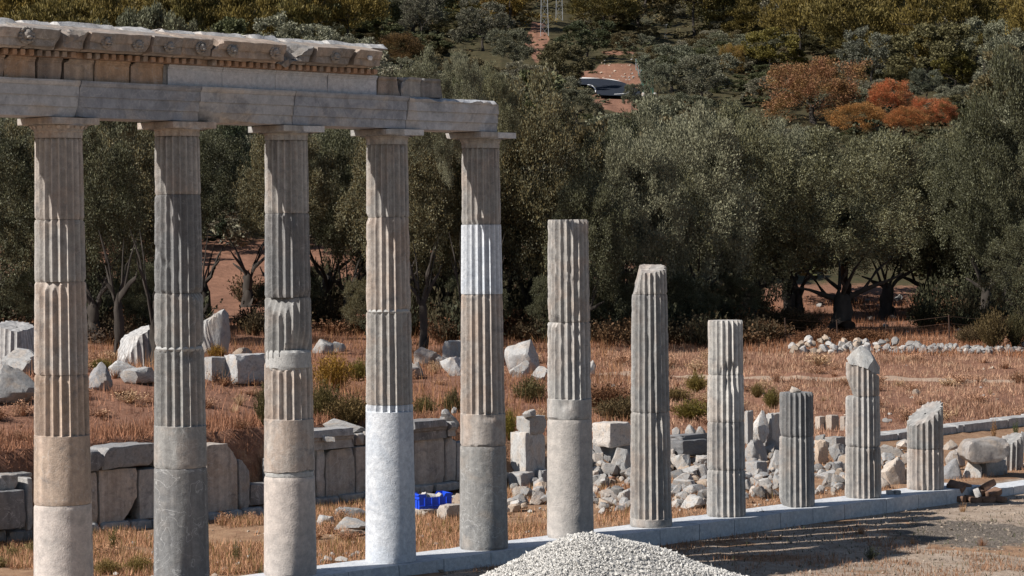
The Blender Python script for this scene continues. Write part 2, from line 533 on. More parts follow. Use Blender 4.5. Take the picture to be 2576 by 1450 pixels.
def rock_mesh(name, seed, style='boulder', sub=3, mat=None):
    """irregular stone: directions limited by random planes, unit box with its base at z = 0"""
    r = np.random.default_rng(seed)
    bm = bmesh.new(); bmesh.ops.create_icosphere(bm, subdivisions=sub, radius=1.0)
    D = np.array([v.co[:] for v in bm.verts])
    k = {'boulder': 13, 'round': 24, 'slab': 10, 'shard': 9}[style]
    nrm = r.normal(size=(k, 3)); nrm /= np.linalg.norm(nrm, axis=1)[:, None]
    off = r.uniform(0.55, 1.0, k) if style != 'round' else r.uniform(0.8, 1.0, k)
    if style == 'slab':
        nrm = np.vstack([nrm, [[0.1, 0.05, 1], [-0.05, 0.1, -1]]]); off = np.append(off, [0.35, 0.35])
    nrm = np.vstack([nrm, [[0, 0, -1]]]); off = np.append(off, 0.55 if style != 'slab' else 0.33)
    dd = D @ nrm.T
    rad = np.where(dd > 0.02, off / np.maximum(dd, 0.02), 9).min(1)
    rad = np.minimum(rad, 1.5)
    P = D * rad[:, None]
    P += D * (0.15 * (fbm(P[:, 0] * 2.6 + seed, P[:, 1] * 2.6, P[:, 2] * 2.6, 4) - 0.5) + 0.05 * (vnoise(P[:, 0] * 9 + seed, P[:, 1] * 9, P[:, 2] * 9) - .5))[:, None]
    mn, mx = P.min(0), P.max(0)
    P = (P - (mn + mx) / 2) / (mx - mn)
    P[:, 2] += 0.5
    for v, p in zip(bm.verts, P): v.co = p
    return mesh_bm(name, bm, mat or M['rock'], True, 24)


ROCK = {'boulder': [rock_mesh('boulder', 10 + i, 'boulder', 4) for i in range(9)],
        'round': [rock_mesh('round_boulder', 40 + i, 'round', 4) for i in range(4)],
        'slab': [rock_mesh('stone_slab', 70 + i, 'slab') for i in range(6)],
        'shard': [rock_mesh('stone_shard', 90 + i, 'shard') for i in range(6)],
        'small': [rock_mesh('small_stone', 120 + i, 'boulder', 2) for i in range(8)]}
BLK = [block_mesh('stone_block', 1, 1, 1, seed=i, cuts=11, amp=0.040, c=0.035, corners=7, cd=0.22) for i in range(8)]

GREY = (0.33, 0.33, 0.328); PALE = (0.40, 0.395, 0.385); DARK = (0.22, 0.225, 0.235); WARM = (0.46, 0.37, 0.29); WHITE = (0.53, 0.53, 0.52)
_rc = 0


def stone(u0, u1, v0, v1, style='boulder', color=GREY, label=None, name='boulder', cat='stone', group=None,
          y=None, rz=None, depth=0.85, pat=0.4, idx=None, sink=0.05, tilt=0.0):
    """a stone resting where its foot shows in the photograph"""
    global _rc; _rc += 1
    uc = (u0 + u1) / 2
    if y is None:
        x, yy, z = at_ground(uc, v1 - 0.12 * (v1 - v0))
    else:
        x, yy, z = at_y(uc, v1, y)
    ppm = FPX / yy
    w, h = (u1 - u0) / ppm, (v1 - v0) / ppm
    rr = random.Random(_rc * 13 + int(u0))
    if style == 'block':
        me = BLK[(idx if idx is not None else _rc) % len(BLK)]
        a = (math.pi / 2 - PHI) if rz is None else rz
        f = abs(math.cos(a)) + depth * abs(math.sin(a)); sx = w / f; sy = sx * depth
    else:
        L = ROCK[style]; me = L[(idx if idx is not None else _rc) % len(L)]
        a = rr.uniform(-0.35, 0.35) if rz is None else rz
        sx, sy = w, w * depth
        a += math.pi * rr.randrange(2)
    o = add(name, me, None, (x, yy, z - sink * h), (tilt, 0, a), (sx, sy, h * (1 + sink)), tuple(color) + (pat,))
    tag(o, label, cat, group, 'thing')
    return o


# ------------------------------------------------------------------ columns
NFL = 20


def drum_mesh(name, R0, R1, h, az, flute=0.0, chip=0.5, breaks=(), top=None, bot=None, seed=0, mat=None, depth=0.14, wear=1.0,
              notch=()):
    """one drum in its own frame (base at z=0). az: world angle that faces the camera. flute: height where flutes start
    (None: smooth). breaks: (alpha deg from camera, z, r0/R, tilt deg). top/bot: (left z, right z, towards-camera dz)."""
    r = np.random.default_rng(seed)
    NA = NFL * 8 if flute is not None else 72
    dz = 0.034
    zs = list(np.linspace(0, h, max(4, int(h / dz)) + 1))
    if flute: zs = sorted([z for z in zs if abs(z - flute) > 0.012] + [flute - 0.006, flute + 0.006])
    zs = np.array(zs)
    th = np.arange(NA) / NA * 2 * math.pi
    TH, Z = np.meshgrid(th, zs)
    AL = TH                                              # angle in the drum frame, 0 = towards the camera
    R = R0 + (R1 - R0) * Z / h
    rad = R.copy()
    if flute is not None:
        k = TH * NFL / (2 * math.pi); fr = k - np.floor(k); t = np.abs(2 * fr - 1)
        dp = depth * R * (1 - t ** 2.0)
        on = (Z > (flute or -1)).astype(float)
        rad = rad - dp * on
        ka = np.round(k) % NFL                            # chipped arrises
        c1 = np.clip(vnoise(ka * 7.3 + seed * 3.1, Z * 9.0, 1.0) - 0.50, 0, 1) * 0.10 * R * chip
        c2 = np.clip(vnoise(ka * 5.1 + seed * 1.7, Z * 28.0, 5.0) - 0.45, 0, 1) * 0.035 * R * chip
        rad = np.where(on > 0, np.minimum(rad, R - c1 - c2), rad)
    cx, sx = np.cos(AL), np.sin(AL)
    rad -= (0.006 if flute is not None else 0.002) * wear * R / 0.33 * (fbm(cx * 2.2 + seed, sx * 2.2, Z * 4, 3) - 0.42)
    e = np.minimum(Z, h - Z)
    en = vnoise(cx * 5 + seed, sx * 5, (Z > h / 2) * 9.0 + seed)
    rad -= 0.022 * wear * np.clip(1 - e / 0.035, 0, 1) ** 1.5 * (0.35 + 1.6 * np.clip(en - 0.45, 0, 1))
    for (al, z0, r0, tl) in breaks:
        a = math.radians(al); tl = math.radians(tl)
        md = np.cos(TH - a) * math.cos(tl)
        lim = (r0 * R0 * math.cos(tl) - math.sin(tl) * (Z - z0)) / np.maximum(md, 1e-3)
        lim = lim + 0.05 * R0 * (fbm(TH * 6 + seed, Z * 11, al, 3) - 0.5)
        rad = np.where((md > 0.02) & (lim < rad), np.maximum(lim, 0.12 * R0), rad)
    for (al, z0, w, hh, dpt) in notch:
        a = math.radians(al)
        dd = np.sqrt((((TH - a + math.pi) % (2 * math.pi) - math.pi) / w) ** 2 + ((Z - z0) / hh) ** 2)
        dd = dd + 0.5 * (fbm(TH * 7 + seed, Z * 13, 2.0, 2) - 0.5)
        rad = rad - dpt * R0 * np.clip(1 - dd, 0, 1) ** 0.6
    X, Y = rad * cx, rad * sx

    def lim(xr, yr, prm):
        l, rr_, f = prm
        return l + (rr_ - l) * (yr / R0 + 1) / 2 + f * xr / R0
    Zv = Z.copy()
    if top is not None:
        lz = lim(X, Y, top) + 0.05 * (fbm(X * 9 + seed, Y * 9, 0, 2) - 0.5)
        # fold the part above the break onto the break surface so that it closes inwards
        Zv = np.minimum(Zv, lz)
    if bot is not None:
        Zv = np.maximum(Zv, lim(X, Y, bot) + 0.03 * (fbm(X * 9 + seed, Y * 9, 4, 2) - 0.5))
    nr = len(zs)
    V = [np.stack([X, Y, Zv], -1).reshape(-1, 3)]
    edge = (on * (t ** 5 - 0.45 * (1 - t ** 2))).reshape(-1) if flute is not None else np.zeros(nr * NA)  # pale wear at the arris, painted shade in the hollow
    i = np.arange(nr - 1)[:, None] * NA; j = np.arange(NA)[None, :]; j2 = (j + 1) % NA
    F = [np.stack([i + j, i + j2, i + NA + j2, i + NA + j], -1).reshape(-1, 4)]
    base = nr * NA
    for end, row in ((1, nr - 1), (0, 0)):
        prev = row * NA
        for f in (0.72, 0.4, 0.06):
            x, y = X[row] * f, Y[row] * f
            z = np.full(NA, h if end else 0.0)
            if end and top is not None: z = np.minimum(z, lim(x, y, top) + 0.05 * (fbm(x * 9 + seed, y * 9, 0, 2) - 0.5))
            if not end and bot is not None: z = np.maximum(z, lim(x, y, bot))
            if end: z = z - 0.008 * fbm(x * 12 + seed, y * 12, 1, 2)
            V.append(np.stack([x, y, z], -1))
            jj = np.arange(NA); jj2 = (jj + 1) % NA
            q = np.stack([prev + jj, prev + jj2, base + jj2, base + jj], -1)
            F.append(q if end else q[:, ::-1])
            prev = base; base += NA
    V = np.vstack(V); F = np.vstack(F)
    ca, sa = math.cos(az), math.sin(az)
    V = np.stack([V[:, 0] * ca - V[:, 1] * sa, V[:, 0] * sa + V[:, 1] * ca, V[:, 2]], 1)
    me = mesh_np(name, V, F, mat or M['marble'], True, 30)
    at_ = me.attributes.new('wear_shade', 'FLOAT', 'POINT')
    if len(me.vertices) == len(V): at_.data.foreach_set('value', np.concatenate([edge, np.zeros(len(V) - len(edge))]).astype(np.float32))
    return me


# albedo tints, alpha = amount of warm patina
BEIGE = (0.445, 0.405, 0.372, .65); ORANGE = (0.43, 0.345, 0.28, .8); DGREY = (0.215, 0.22, 0.225, .12); MGREY = (0.30, 0.30, 0.295, .3)
LGREY = (0.40, 0.395, 0.385, .3); PINK = (0.54, 0.485, 0.445, .25); WHT = (0.63, 0.66, 0.70, .8); CONC = (0.46, 0.43, 0.40, .35); PALEC = (0.52, 0.51, 0.49, .35)
WG = (0.375, 0.362, 0.345, .45)
COLNAMES = ['beige column', 'dark grey column', 'chipped grey and pink column', 'white-footed column', 'white-banded column',
            'concrete-footed broken column', 'slant-topped tall broken column', 'pale broken column', 'short dark stump',
            'rock-tipped leaning stump', 'slant-cut stump']
# (v top, v bottom, colour, fluted ('f' full, 's' smooth, number = v where the flutes end), options)
COLS = [
 dict(w=((350, 117), (1450, 147)), uc=157, dr=[
  (350, 553, BEIGE, 'f', dict(chip=.25)), (553, 709, WG, 'f', dict(chip=.3)),
  (709, 942, BEIGE, 'f', dict(chip=.3, breaks=[(-22, -1, .72, 32)])),
  (942, 1267, ORANGE, 1094, dict(chip=.3, breaks=[(10, 1, .97, -25)])),
  (1267, None, PINK, 's', dict(mat='concrete'))]),
 dict(w=((345, 112), (1450, 139)), dr=[
  (345, 490, WG, 'f', dict(chip=.5, notch=[(-78, .12, .3, .1, .09)])),
  (490, 737, DGREY, 'f', dict(chip=.7, notch=[(-76, .55, .35, .12, .13), (-40, .4, .25, .09, .08), (60, .0, .5, .07, .15)])),
  (737, 877, MGREY, 'f', dict(chip=.7, breaks=[(62, -1, .70, 34), (-78, 1, .78, -34), (75, 1, .74, -34)])),
  (877, 1175, MGREY, 1070, dict(chip=.4, notch=[(24, -.1, .3, .08, .12)], breaks=[])),
  (1175, None, DGREY, 's', dict(mat='marble_plain'))], core=[(871, 883)]),
 dict(w=((355, 108), (1450, 133)), dr=[
  (355, 537, WG, 'f', dict(chip=.35)),
  (537, 748, DGREY, 'f', dict(chip=.6, notch=[(18, -.05, .3, .12, .12), (60, .02, .6, .08, .12)])),
  (748, 905, MGREY, 'f', dict(chip=.5, breaks=[(-22, -1, .60, 24), (32, .32, .80, -16)], bot=(-.02, .12, .05), notch=[(0, .3, .5, .35, .05)])),
  (912, 1190, BEIGE, 1053, dict(chip=.6, breaks=[(-20, -1, .66, 36), (28, -1, .70, 30)], bot=(.0, .05, .02))),
  (1197, None, PINK, 's', dict(mat='concrete'))], core=[(880, 930), (1180, 1202)]),
 dict(w=((366, 104), (1418, 128)), dr=[
  (366, 547, WG, 'f', dict(chip=.35, breaks=[(-80, 1, .85, -35)])),
  (547, 785, BEIGE, 'f', dict(chip=.7, breaks=[(-75, -1, .80, 30), (60, 1, .76, -30)])),
  (785, 1017, WG, 'f', dict(chip=.5, breaks=[(45, -1, .92, 50)])),
  (1017, None, WHT, 1034, dict(mat='new_marble', chip=0, wear=.3))], core=[(778, 789)]),
 dict(w=((375, 96), (1385, 123)), dr=[
  (375, 565, WG, 'f', dict(chip=.8, notch=[(0, .0, .9, .06, .08)])),
  (565, 740, WHT, 'f', dict(mat='new_marble', chip=.05, wear=.3)),
  (740, 1120, BEIGE, 1040, dict(chip=.4, notch=[(15, .45, .5, .07, .1)], breaks=[(0, 1, .93, -40)])),
  (1120, None, MGREY, 's', dict(mat='marble_plain', breaks=[(35, .0, .90, -55), (-20, -1, .95, 55)]))]),
 dict(w=((553, 103), (1345, 118)), dr=[
  (553, 810, WG, 'f', dict(chip=1.3, notch=[(8, -.02, .35, .1, .14), (-60, .0, .6, .12, .14)])),
  (810, 1053, LGREY, 1003, dict(chip=1.2, breaks=[(-55, -1, .76, 34)], notch=[(-12, .25, .3, .1, .1)])),
  (1053, None, CONC, 's', dict(mat='concrete', notch=[(40, .25, .4, .15, .03)]))]),
 dict(w=((665, 88), (1328, 107)), dr=[
  (665, 740, WG, 'f', dict(chip=.8, top=(-.13, -.01, -.06), breaks=[(-80, .05, .82, 15)], wmul=.97)),
  (740, 1036, MGREY, 'f', dict(chip=.6, notch=[(-5, 1, .3, .25, .06)])),
  (1036, None, WG, 1303, dict(chip=.6, breaks=[(-70, -1, .86, 45)], notch=[(25, -.1, .25, .16, .12)]))]),
 dict(w=((806, 88), (1302, 100)), dr=[
  (806, 942, PALEC, 'f', dict(chip=.25, notch=[(10, .08, .55, .16, .2), (-85, .3, .4, .35, .05)])),
  (942, 1060, PALEC, 'f', dict(chip=.5, notch=[(12, -.08, .4, .2, .16)])),
  (1060, 1180, LGREY, 'f', dict(chip=.4, breaks=[(-75, -1, .88, 42)])),
  (1180, None, LGREY, 'f', dict(chip=.6, breaks=[(-75, -1, .88, 35)]))]),
 dict(w=((987, 84), (1278, 90)), dr=[
  (987, 1097, DGREY, 'f', dict(chip=.3, notch=[(-85, .05, .3, .12, .1)])),
  (1097, None, MGREY, 'f', dict(chip=.4, breaks=[(-70, .0, .62, -32), (-75, -1, .88, 40)]))]),
 dict(w=((900, 82), (1258, 92)), dr=[
  (908, 996, WG, 'f', dict(chip=.5, breaks=[(-80, .05, .50, -24)], top=(-.02, -.26, -.08), wmul=1.0)),
  (996, 1122, LGREY, 'f', dict(chip=.5, breaks=[(-75, -1, .86, 45)])),
  (1122, None, WG, 'f', dict(chip=.4, notch=[(35, -.15, .3, .1, .12)]))]),
 dict(w=((1010, 90), (1237, 93)), dr=[
  (1008, 1128, MGREY, 'f', dict(chip=.4, top=(-.46, -.01, .09))),
  (1128, None, BEIGE, 'f', dict(chip=.4, notch=[(0, .02, .5, .08, .08)]))]),
]
COL_LABELS = [
 'tall beige fluted column with an orange-brown lower drum and pink repaired foot',
 'tall fluted column of dark blue-grey marble with white-veined smooth foot',
 'tall fluted column with a badly broken grey middle drum and pinkish smooth foot',
 'tall fluted column standing on a bright white unfluted new marble drum',
 'tall fluted column with one bright white drum halfway up its shaft',
 'broken column without capital, smooth pale concrete foot behind the gravel pile',
 'broken fluted column with a slanting top piece and thin smooth foot ring',
 'broken fluted column of pale whitish grey marble, flat topped, four drums',
 'short dark grey fluted stump, flat topped, with a loose stone on it',
 'fluted stump of three drums crowned by a pointed grey rock tip',
 'short fluted stump cut off at a steep slant, beige lower half']


def col_xy(i):
    return xy(SP * i, 0.0)


def v2z(x, y, v, off=0.0):
    """height on the vertical at (x, y) that shows at row v"""
    lo, hi = -3.0, 12.0
    for _ in range(40):
        m = (lo + hi) / 2
        if proj(x, y, m)[1] > v: lo = m
        else: hi = m
    return (lo + hi) / 2


def build_capital(parent, x, y, z0, z1, rn, az, color, mat, eggs, patch, seed):
    """z0 top of the shaft, z1 underside of the architrave"""
    h = z1 - z0
    ab = 0.095
    prof = [(rn, 0), (rn * 1.005, .07), (rn * 1.015, .085), (rn * 1.03, .088), (rn * 1.035, .105), (rn * 1.06, .108), (rn * 1.08, .13),
            (rn * 1.17, .165), (rn * 1.235, .19), (rn * 1.27, h - ab - .012), (rn * 1.255, h - ab)]
    NA = 120; V = []; F = []
    for (rr, zz) in prof:
        t = np.arange(NA) / NA * 2 * math.pi
        fl = np.zeros(NA)
        if zz <= .075:
            k = t * NFL / (2 * math.pi); fr = k - np.floor(k)
            fl = 0.06 * rn * (1 - np.abs(2 * fr - 1) ** 2)
            if zz == .07: fl = fl * 0.75
        V.append(np.stack([np.cos(t + az) * (rr - fl), np.sin(t + az) * (rr - fl), np.full(NA, zz)], 1))
    for i in range(len(prof) - 1):
        j = np.arange(NA); j2 = (j + 1) % NA
        F.append(np.stack([i * NA + j, i * NA + j2, (i + 1) * NA + j2, (i + 1) * NA + j], 1))
    V = np.vstack(V); F = np.vstack(F)
    cap = add('capital', mesh_np('capital', V, F, mat, True, 28), parent, (0, 0, z0), (0, 0, 0), (1, 1, 1), color)
    bm = box_bm(.76, .76, ab - 0.004, 5)
    rough_verts(bm, edge_chips(.76, .76, ab, .008, 2 if seed != 3 else 1, .05, seed), .004, 6, seed)
    a = add('abacus', mesh_bm('abacus', bm, mat, True, 30), cap, (0, 0, h - ab), (0, 0, math.pi / 2 - PHI), (1, 1, 1), color)
    if patch:
        bm = box_bm(.40, .30, ab - .010, 3)
        rough_verts(bm, edge_chips(.40, .30, ab, .005, 0, .03, seed), .002, 6, seed)
        p = add('abacus_repair', mesh_bm('abacus_repair', bm, M['new_marble'], True, 30), cap, (0, 0, h - ab + .003),
                (0, 0, math.pi / 2 - PHI), (1, 1, 1), (.60, .60, .60, .2))
        off = Matrix.Rotation(math.pi / 2 - PHI, 3, 'Z') @ Vector((.184, -.234, 0))
        p.location = (off.x, off.y, h - ab + .003)
        tag(p, 'pale new repair set into the worn abacus')
    if eggs:
        bm = bmesh.new(); bmesh.ops.create_uvsphere(bm, u_segments=8, v_segments=6, radius=1)
        for v in bm.verts:
            p = Vector((v.co.x * .020, v.co.y * .034, v.co.z * .042)); lean = .55
            v.co = Vector((p.x * math.cos(lean) + p.z * math.sin(lean) + rn * 1.165, p.y, -p.x * math.sin(lean) + p.z * math.cos(lean) + .155))
        em = mesh_bm('carved_egg', bm, mat, True)
        for k in range(18):
            add('carved_egg', em, cap, (0, 0, 0), (0, 0, 2 * math.pi * k / 18), (1, 1, 1), color)
    return cap


Z_SOFFIT = 6.315
for i, cd in enumerate(COLS):
    x, y = col_xy(i)
    root = empty('column', (x, y, 0))
    tag(root, COL_LABELS[i], 'column', 'columns of the ancient colonnade', 'thing')
    az = math.atan2(-y, -x)
    ppm = FPX / math.hypot(x, y)
    (va, wa), (vb, wb) = cd['w']
    def wid(v): return (wa + (wb - wa) * (v - va) / (vb - va)) / ppm / 2
    ph = 0.11 * i
    for k, (v0, v1, colr, fl, op) in enumerate(cd['dr']):
        op = dict(op)
        z1 = v2z(x, y, v0); z0 = 0.0 if v1 is None else v2z(x, y, v1)
        h = z1 - z0 - (0.004 if k else 0.0)
        zb = proj(x, y, 0)[1]
        R1, R0 = wid(v0) * op.pop('wmul', 1.0), wid(min(v1 or zb, zb))
        if fl == 'f': f = 0.0
        elif fl == 's': f = None
        else: f = v2z(x, y, fl) - z0
        m = M[op.pop('mat', 'marble')]
        br = [(a, (h if zz == -1 else 0.0 if zz == 1 else zz), r0, tl) for (a, zz, r0, tl) in op.pop('breaks', [])]   # -1 top edge, 1 foot
        nt = [(a, (h + zz if zz < 0 else zz), w, hh, dp) for (a, zz, w, hh, dp) in op.pop('notch', [])]               # below 0: from the top
        tp = op.pop('top', None)
        if tp: tp = (h + tp[0], h + tp[1], tp[2])
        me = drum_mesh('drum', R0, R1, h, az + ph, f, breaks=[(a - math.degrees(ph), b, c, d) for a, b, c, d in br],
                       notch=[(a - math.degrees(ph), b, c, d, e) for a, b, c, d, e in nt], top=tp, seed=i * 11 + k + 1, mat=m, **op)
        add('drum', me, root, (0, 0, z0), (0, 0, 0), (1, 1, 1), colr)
    if i == 9:                                        # pointed rock fragment crowning the stump
        zt = v2z(x, y, 908); bm = bmesh.new()
        for p in ((-.31, 0, .05), (-.2, -.24, -.05), (.1, -.30, -.14), (.30, -.05, -.25), (.2, .2, -.2), (-.2, .22, 0), (-.22, -.10, .13), (-.06, -.12, .25),
                  (.02, -.07, .25), (.10, .1, .23), (-.03, .06, .26), (.12, -.05, .20), (.315, -.02, -.12), (.18, -.2, .03)):
            bm.verts.new((p[0], p[1], p[2]))
        bmesh.ops.convex_hull(bm, input=bm.verts[:])
        bmesh.ops.triangulate(bm, faces=bm.faces[:])
        bmesh.ops.subdivide_edges(bm, edges=bm.edges[:], cuts=3, use_grid_fill=True)
        rough_verts(bm, (), .034, 6, 3)
        tag(add('rock_tip', mesh_bm('rock_tip', bm, M['marble_plain'], True, 24), root, (0, 0, zt), (0, 0, math.atan2(-y, -x) + math.pi / 2), (1, 1, 1), (.36, .37, .37, .2)), 'pointed blue-grey rock fragment')
    for (va_, vb_) in cd.get('core', []):
        za, zb_ = v2z(x, y, va_), v2z(x, y, vb_)
        me = drum_mesh('mortar_joint', wid(vb_) * .955, wid(va_) * .955, za - zb_, az, None, seed=i + 77, mat=M['mortar'], wear=2.2)
        tag(add('mortar_joint', me, root, (0, 0, zb_), (0, 0, 0), (1, 1, 1), (.43, .43, .42, .3)), 'pale mortar filling between broken drums')
    if i < 5:
        v0 = cd['dr'][0][0]; z0 = v2z(x, y, v0) + .004
        build_capital(root, x, y, z0, Z_SOFFIT - .004, wid(v0) * 1.0, az + ph, [BEIGE, BEIGE, LGREY, LGREY, LGREY][i],
                      M['marble'], i in (0, 1), i in (2, 3, 4), i)

# ------------------------------------------------------------------ entablature (local frame s, -n, z)
def prism(name, prof, s0, s1, seg=10, amp=0.008, chips=(), seed=0, mat=None, res=0.10, freq=5.0):
    """profile [(n, z)...] run along the row from s0 to s1; chips: planes (p(s,n,z), m(s,n,z), roughness)"""
    pts = []
    k = len(prof)
    for a in range(k):
        p, q = np.array(prof[a]), np.array(prof[(a + 1) % k])
        d = max(1, int(np.linalg.norm(q - p) / res))
        for j in range(d): pts.append(p + (q - p) * j / d)
    pts = np.array(pts); K = len(pts)
    ss = np.linspace(s0, s1, seg + 1)
    P = np.array([(s, p[0], p[1]) for s in ss for p in pts])
    cen = pts.mean(0)
    for (p, m, rg) in chips:
        p = np.array(p, float); m = np.array(m, float) / np.linalg.norm(m)
        d = (P - p) @ m + rg * (fbm(P[:, 0] * 8 + seed, P[:, 1] * 8, P[:, 2] * 8, 2) - 0.5) * 2
        P = P - np.clip(d, 0, None)[:, None] * m
    if amp:
        for a in range(3):
            P[:, a] += amp * 2 * (fbm(P[:, 0] * freq + 31 * a + seed, P[:, 1] * freq + 7 * a, P[:, 2] * freq, 3) - 0.5)
    bm = bmesh.new()
    vs_ = [bm.verts.new((p[0], -p[1], p[2])) for p in P]
    for i in range(seg):
        for j in range(K):
            bm.faces.new((vs_[i * K + j], vs_[i * K + (j + 1) % K], vs_[(i + 1) * K + (j + 1) % K], vs_[(i + 1) * K + j]))
    bm.faces.new([vs_[j] for j in range(K)]); bm.faces.new([vs_[seg * K + j] for j in range(K)][::-1])
    bmesh.ops.triangulate(bm, faces=[f for f in bm.faces if len(f.verts) > 4])
    return mesh_bm(name, bm, mat or M['marble'], True, 24)


ent = empty('entablature', mw=ROW)
tag(ent, 'long stone entablature lying on the five tall columns, with dentils and lion-head cornice', 'entablature', None, 'thing')
ZA, ZF, ZD, ZC = Z_SOFFIT, 6.785, 7.062, 7.142
SA = -4.2
arch_prof = [(-.31, ZA), (.325, ZA), (.325, ZA + .125), (.347, ZA + .128), (.347, ZA + .262), (.369, ZA + .265), (.369, ZA + .395),
             (.385, ZA + .402), (.395, ZA + .415), (.41, ZA + .44), (.41, ZF - .004), (-.31, ZF - .004)]
AB = [SA, -2.0, .07, 2.07, 3.76, 5.97, 7.90]
acol = [(.43, .44, .46, .5), (.45, .46, .48, .5), (.31, .33, .37, .35), (.43, .435, .45, .6), (.36, .38, .42, .35), (.48, .495, .52, .35)]
for k in range(6):
    s0, s1 = AB[k] + .006, AB[k + 1] - .006
    ch = []
    if k in (2, 1): ch.append(((AB[k] + .10 if k == 2 else AB[k + 1] - .05, .33, ZA + .1), (-.5 if k == 2 else .5, .9, -.25), .04))
    if k == 3: ch += [((s0 + .75, .31, ZA + .05), (-.15, .8, -.8), .05)]
    if k == 5: ch += [((s0 + 1.03, .384, ZF - .03), (0, .7, 1), .06), ((s1 - .03, .36, ZF - .03), (.8, .3, .7), .04)]
    add('architrave_block', prism('architrave_block', arch_prof, s0, s1, 26, .004, ch, k * 3 + 1, M['beam'], .07), ent, color=acol[k])
# little pale scars along the upper edge of the end block
FB = [(-4.2, -3.2), (-3.2, -2.1), (-2.1, -1.08), (-1.075, -.60), (-.56, -.19), (-.145, .315), (.335, .905), (.93, 1.455)]
fcol = [(.48, .33, .23, .8), WG, (.48, .33, .23, .8), (.48, .33, .23, .8), (.32, .26, .22, .6), (.42, .34, .28, .6), (.48, .34, .24, .8), (.47, .33, .235, .8)]
fr_prof = [(-.28, ZF), (.33, ZF), (.33, ZD - .062), (.342, ZD - .058), (.342, ZD - .035), (.36, ZD - .03), (.36, ZD - .004), (-.28, ZD - .004)]
for k, (a, b) in enumerate(FB):
    ch = [((a + .02, .33, ZD - .03), (-1, .6, .8), .03)] if k % 2 else [((b - .015, .33, ZF + .03), (1, .7, -.6), .04)]
    add('frieze_block', prism('frieze_block', fr_prof, a, b, 9, .008, ch, 20 + k), ent, color=fcol[k])
tag(add('mortar_joint', prism('mortar_joint', [(-.2, ZF + .004), (.31, ZF + .004), (.31, ZD - .01), (-.2, ZD - .01)], 1.462, 1.545, 2, .004, (), 5, M['mortar']), ent,
        color=(.30, .29, .28, .2)), 'grey mortar joint beside the white frieze slabs')
WB = [1.55, 2.49, 3.45, 4.42, 5.385]
for k in range(4):
    tag(add('frieze_block', prism('frieze_block', fr_prof, WB[k] + .003, WB[k + 1] - .003, 6, .0012, (), 40 + k, M['new_marble']), ent,
            color=(.60, .61, .65, .5)), 'new white frieze slab')
for k, (a, b, h, cc) in enumerate([(5.40, 5.86, .27, (.29, .25, .215, .7)), (5.875, 6.275, .28, WG), (6.29, 6.73, .275, (.25, .25, .25, .2))]):
    p = [(-.28, ZF), (.33, ZF), (.33, ZF + h - .06), (.36, ZF + h - .03), (.36, ZF + h), (-.28, ZF + h)]
    ch = [((b - .04, .33, ZF + h * .55), (1, .8, .25), .05), ((a + .03, .33, ZF + h), (-1, .6, .8), .04)] if k == 0 else \
         [((a + .13, .34, ZF + h - .02), (-1, .9, .75), .05)] if k == 1 else [((b - .05, .36, ZF + h * .5), (1, .3, .2), .05), ((a + .02, .36, ZF + h - .04), (-1, .8, .8), .04)]
    add('frieze_block', prism('frieze_block', p, a, b, 10, .009, ch, 50 + k), ent, color=cc)
# dentil bed and dentils
BED_END = 5.27
add('dentil_bed', prism('dentil_bed', [(-.27, ZD), (.385, ZD), (.385, ZC - .004), (-.27, ZC - .004)], SA, BED_END - .02, 60, .003, (), 3), ent,
    color=(.42, .265, .18, .7))
dm = []
for v in range(4):
    bm = box_bm(.078, .115, .078, 2)
    rough_verts(bm, edge_chips(.078, .115, .078, .006, 2 if v else 1, .035 if v > 1 else .02, v + 3), .004, 9, v)
    dm.append(mesh_bm('dentil', bm, M['marble'], True, 32))
rs = random.Random(5)
s = SA + .05; k = 0
while s < BED_END:
    if not (2.02 < s < 2.12 or .0 < s < .06):
        o = add('dentil', dm[rs.choice((0, 0, 1, 1, 2, 3))], ent, (s, -(.385 + .0585), ZD + .002), (0, 0, 0),
                (1, rs.uniform(.8, 1.0), rs.uniform(.9, .98)), ((.46, .29, .195, .8) if rs.random() < .75 else (.32, .26, .22, .5)))
    s += .130; k += 1
# cornice blocks: sloping weathered top, lion heads on the front
CB = [SA, -2.6, -.955, -.45, -.035, .975, 1.48, 2.01, 3.30, 3.85, 4.60, 5.13]
ccol = [WG, BEIGE, (.27, .25, .23, .5), (.28, .25, .22, .5), (.30, .265, .235, .6), (.28, .25, .225, .6), (.33, .28, .24, .7), (.36, .29, .235, .8),
        (.26, .245, .23, .4), (.29, .255, .225, .6), (.38, .31, .25, .8)]
for k in range(11):
    a, b = CB[k] + .008, CB[k + 1] - .008
    rr = random.Random(k + 31)
    dz = rr.uniform(-.02, .02); lip = .72 + rr.uniform(-.02, .02)
    prof = [(-.42, ZC), (.52, ZC), (.54, ZC + .02), (lip - .03, ZC + .025), (lip - .03, ZC + .115), (lip - .01, ZC + .12), (lip + .025, ZC + .20), (lip + .03, ZC + .235),
            (lip - .03, ZC + .252 + dz), (.40, ZC + .305 + dz), (.05, ZC + .37 + dz), (-.30, ZC + .36 + dz), (-.42, ZC + .30)]
    ch = []
    if k in (2, 3, 4, 8, 9): ch.append(((b - .09, .70, ZC + .05), (1, .75, -.55), .05))
    if k in (2, 3, 6): ch.append(((a + .07, .70, ZC + .03), (-1, .8, -.6), .05))
    if k == 3: ch.append(((a + .13, .62, ZC + .23), (-.9, .9, .9), .09))
    if k == 7: ch.append(((a + .05, .62, ZC + .23), (-.9, .8, .8), .07))
    if k == 8: ch.append(((a + .26, .55, ZC + .19), (-.8, .8, .8), .12))
    if k == 10: ch.append(((a + .05, .70, ZC + .22), (-.9, .6, .8), .05))
    add('cornice_block', prism('cornice_block', prof, a, b, max(6, int((b - a) / .075)), .014, ch, 60 + k, res=.055, freq=7), ent, color=ccol[k])
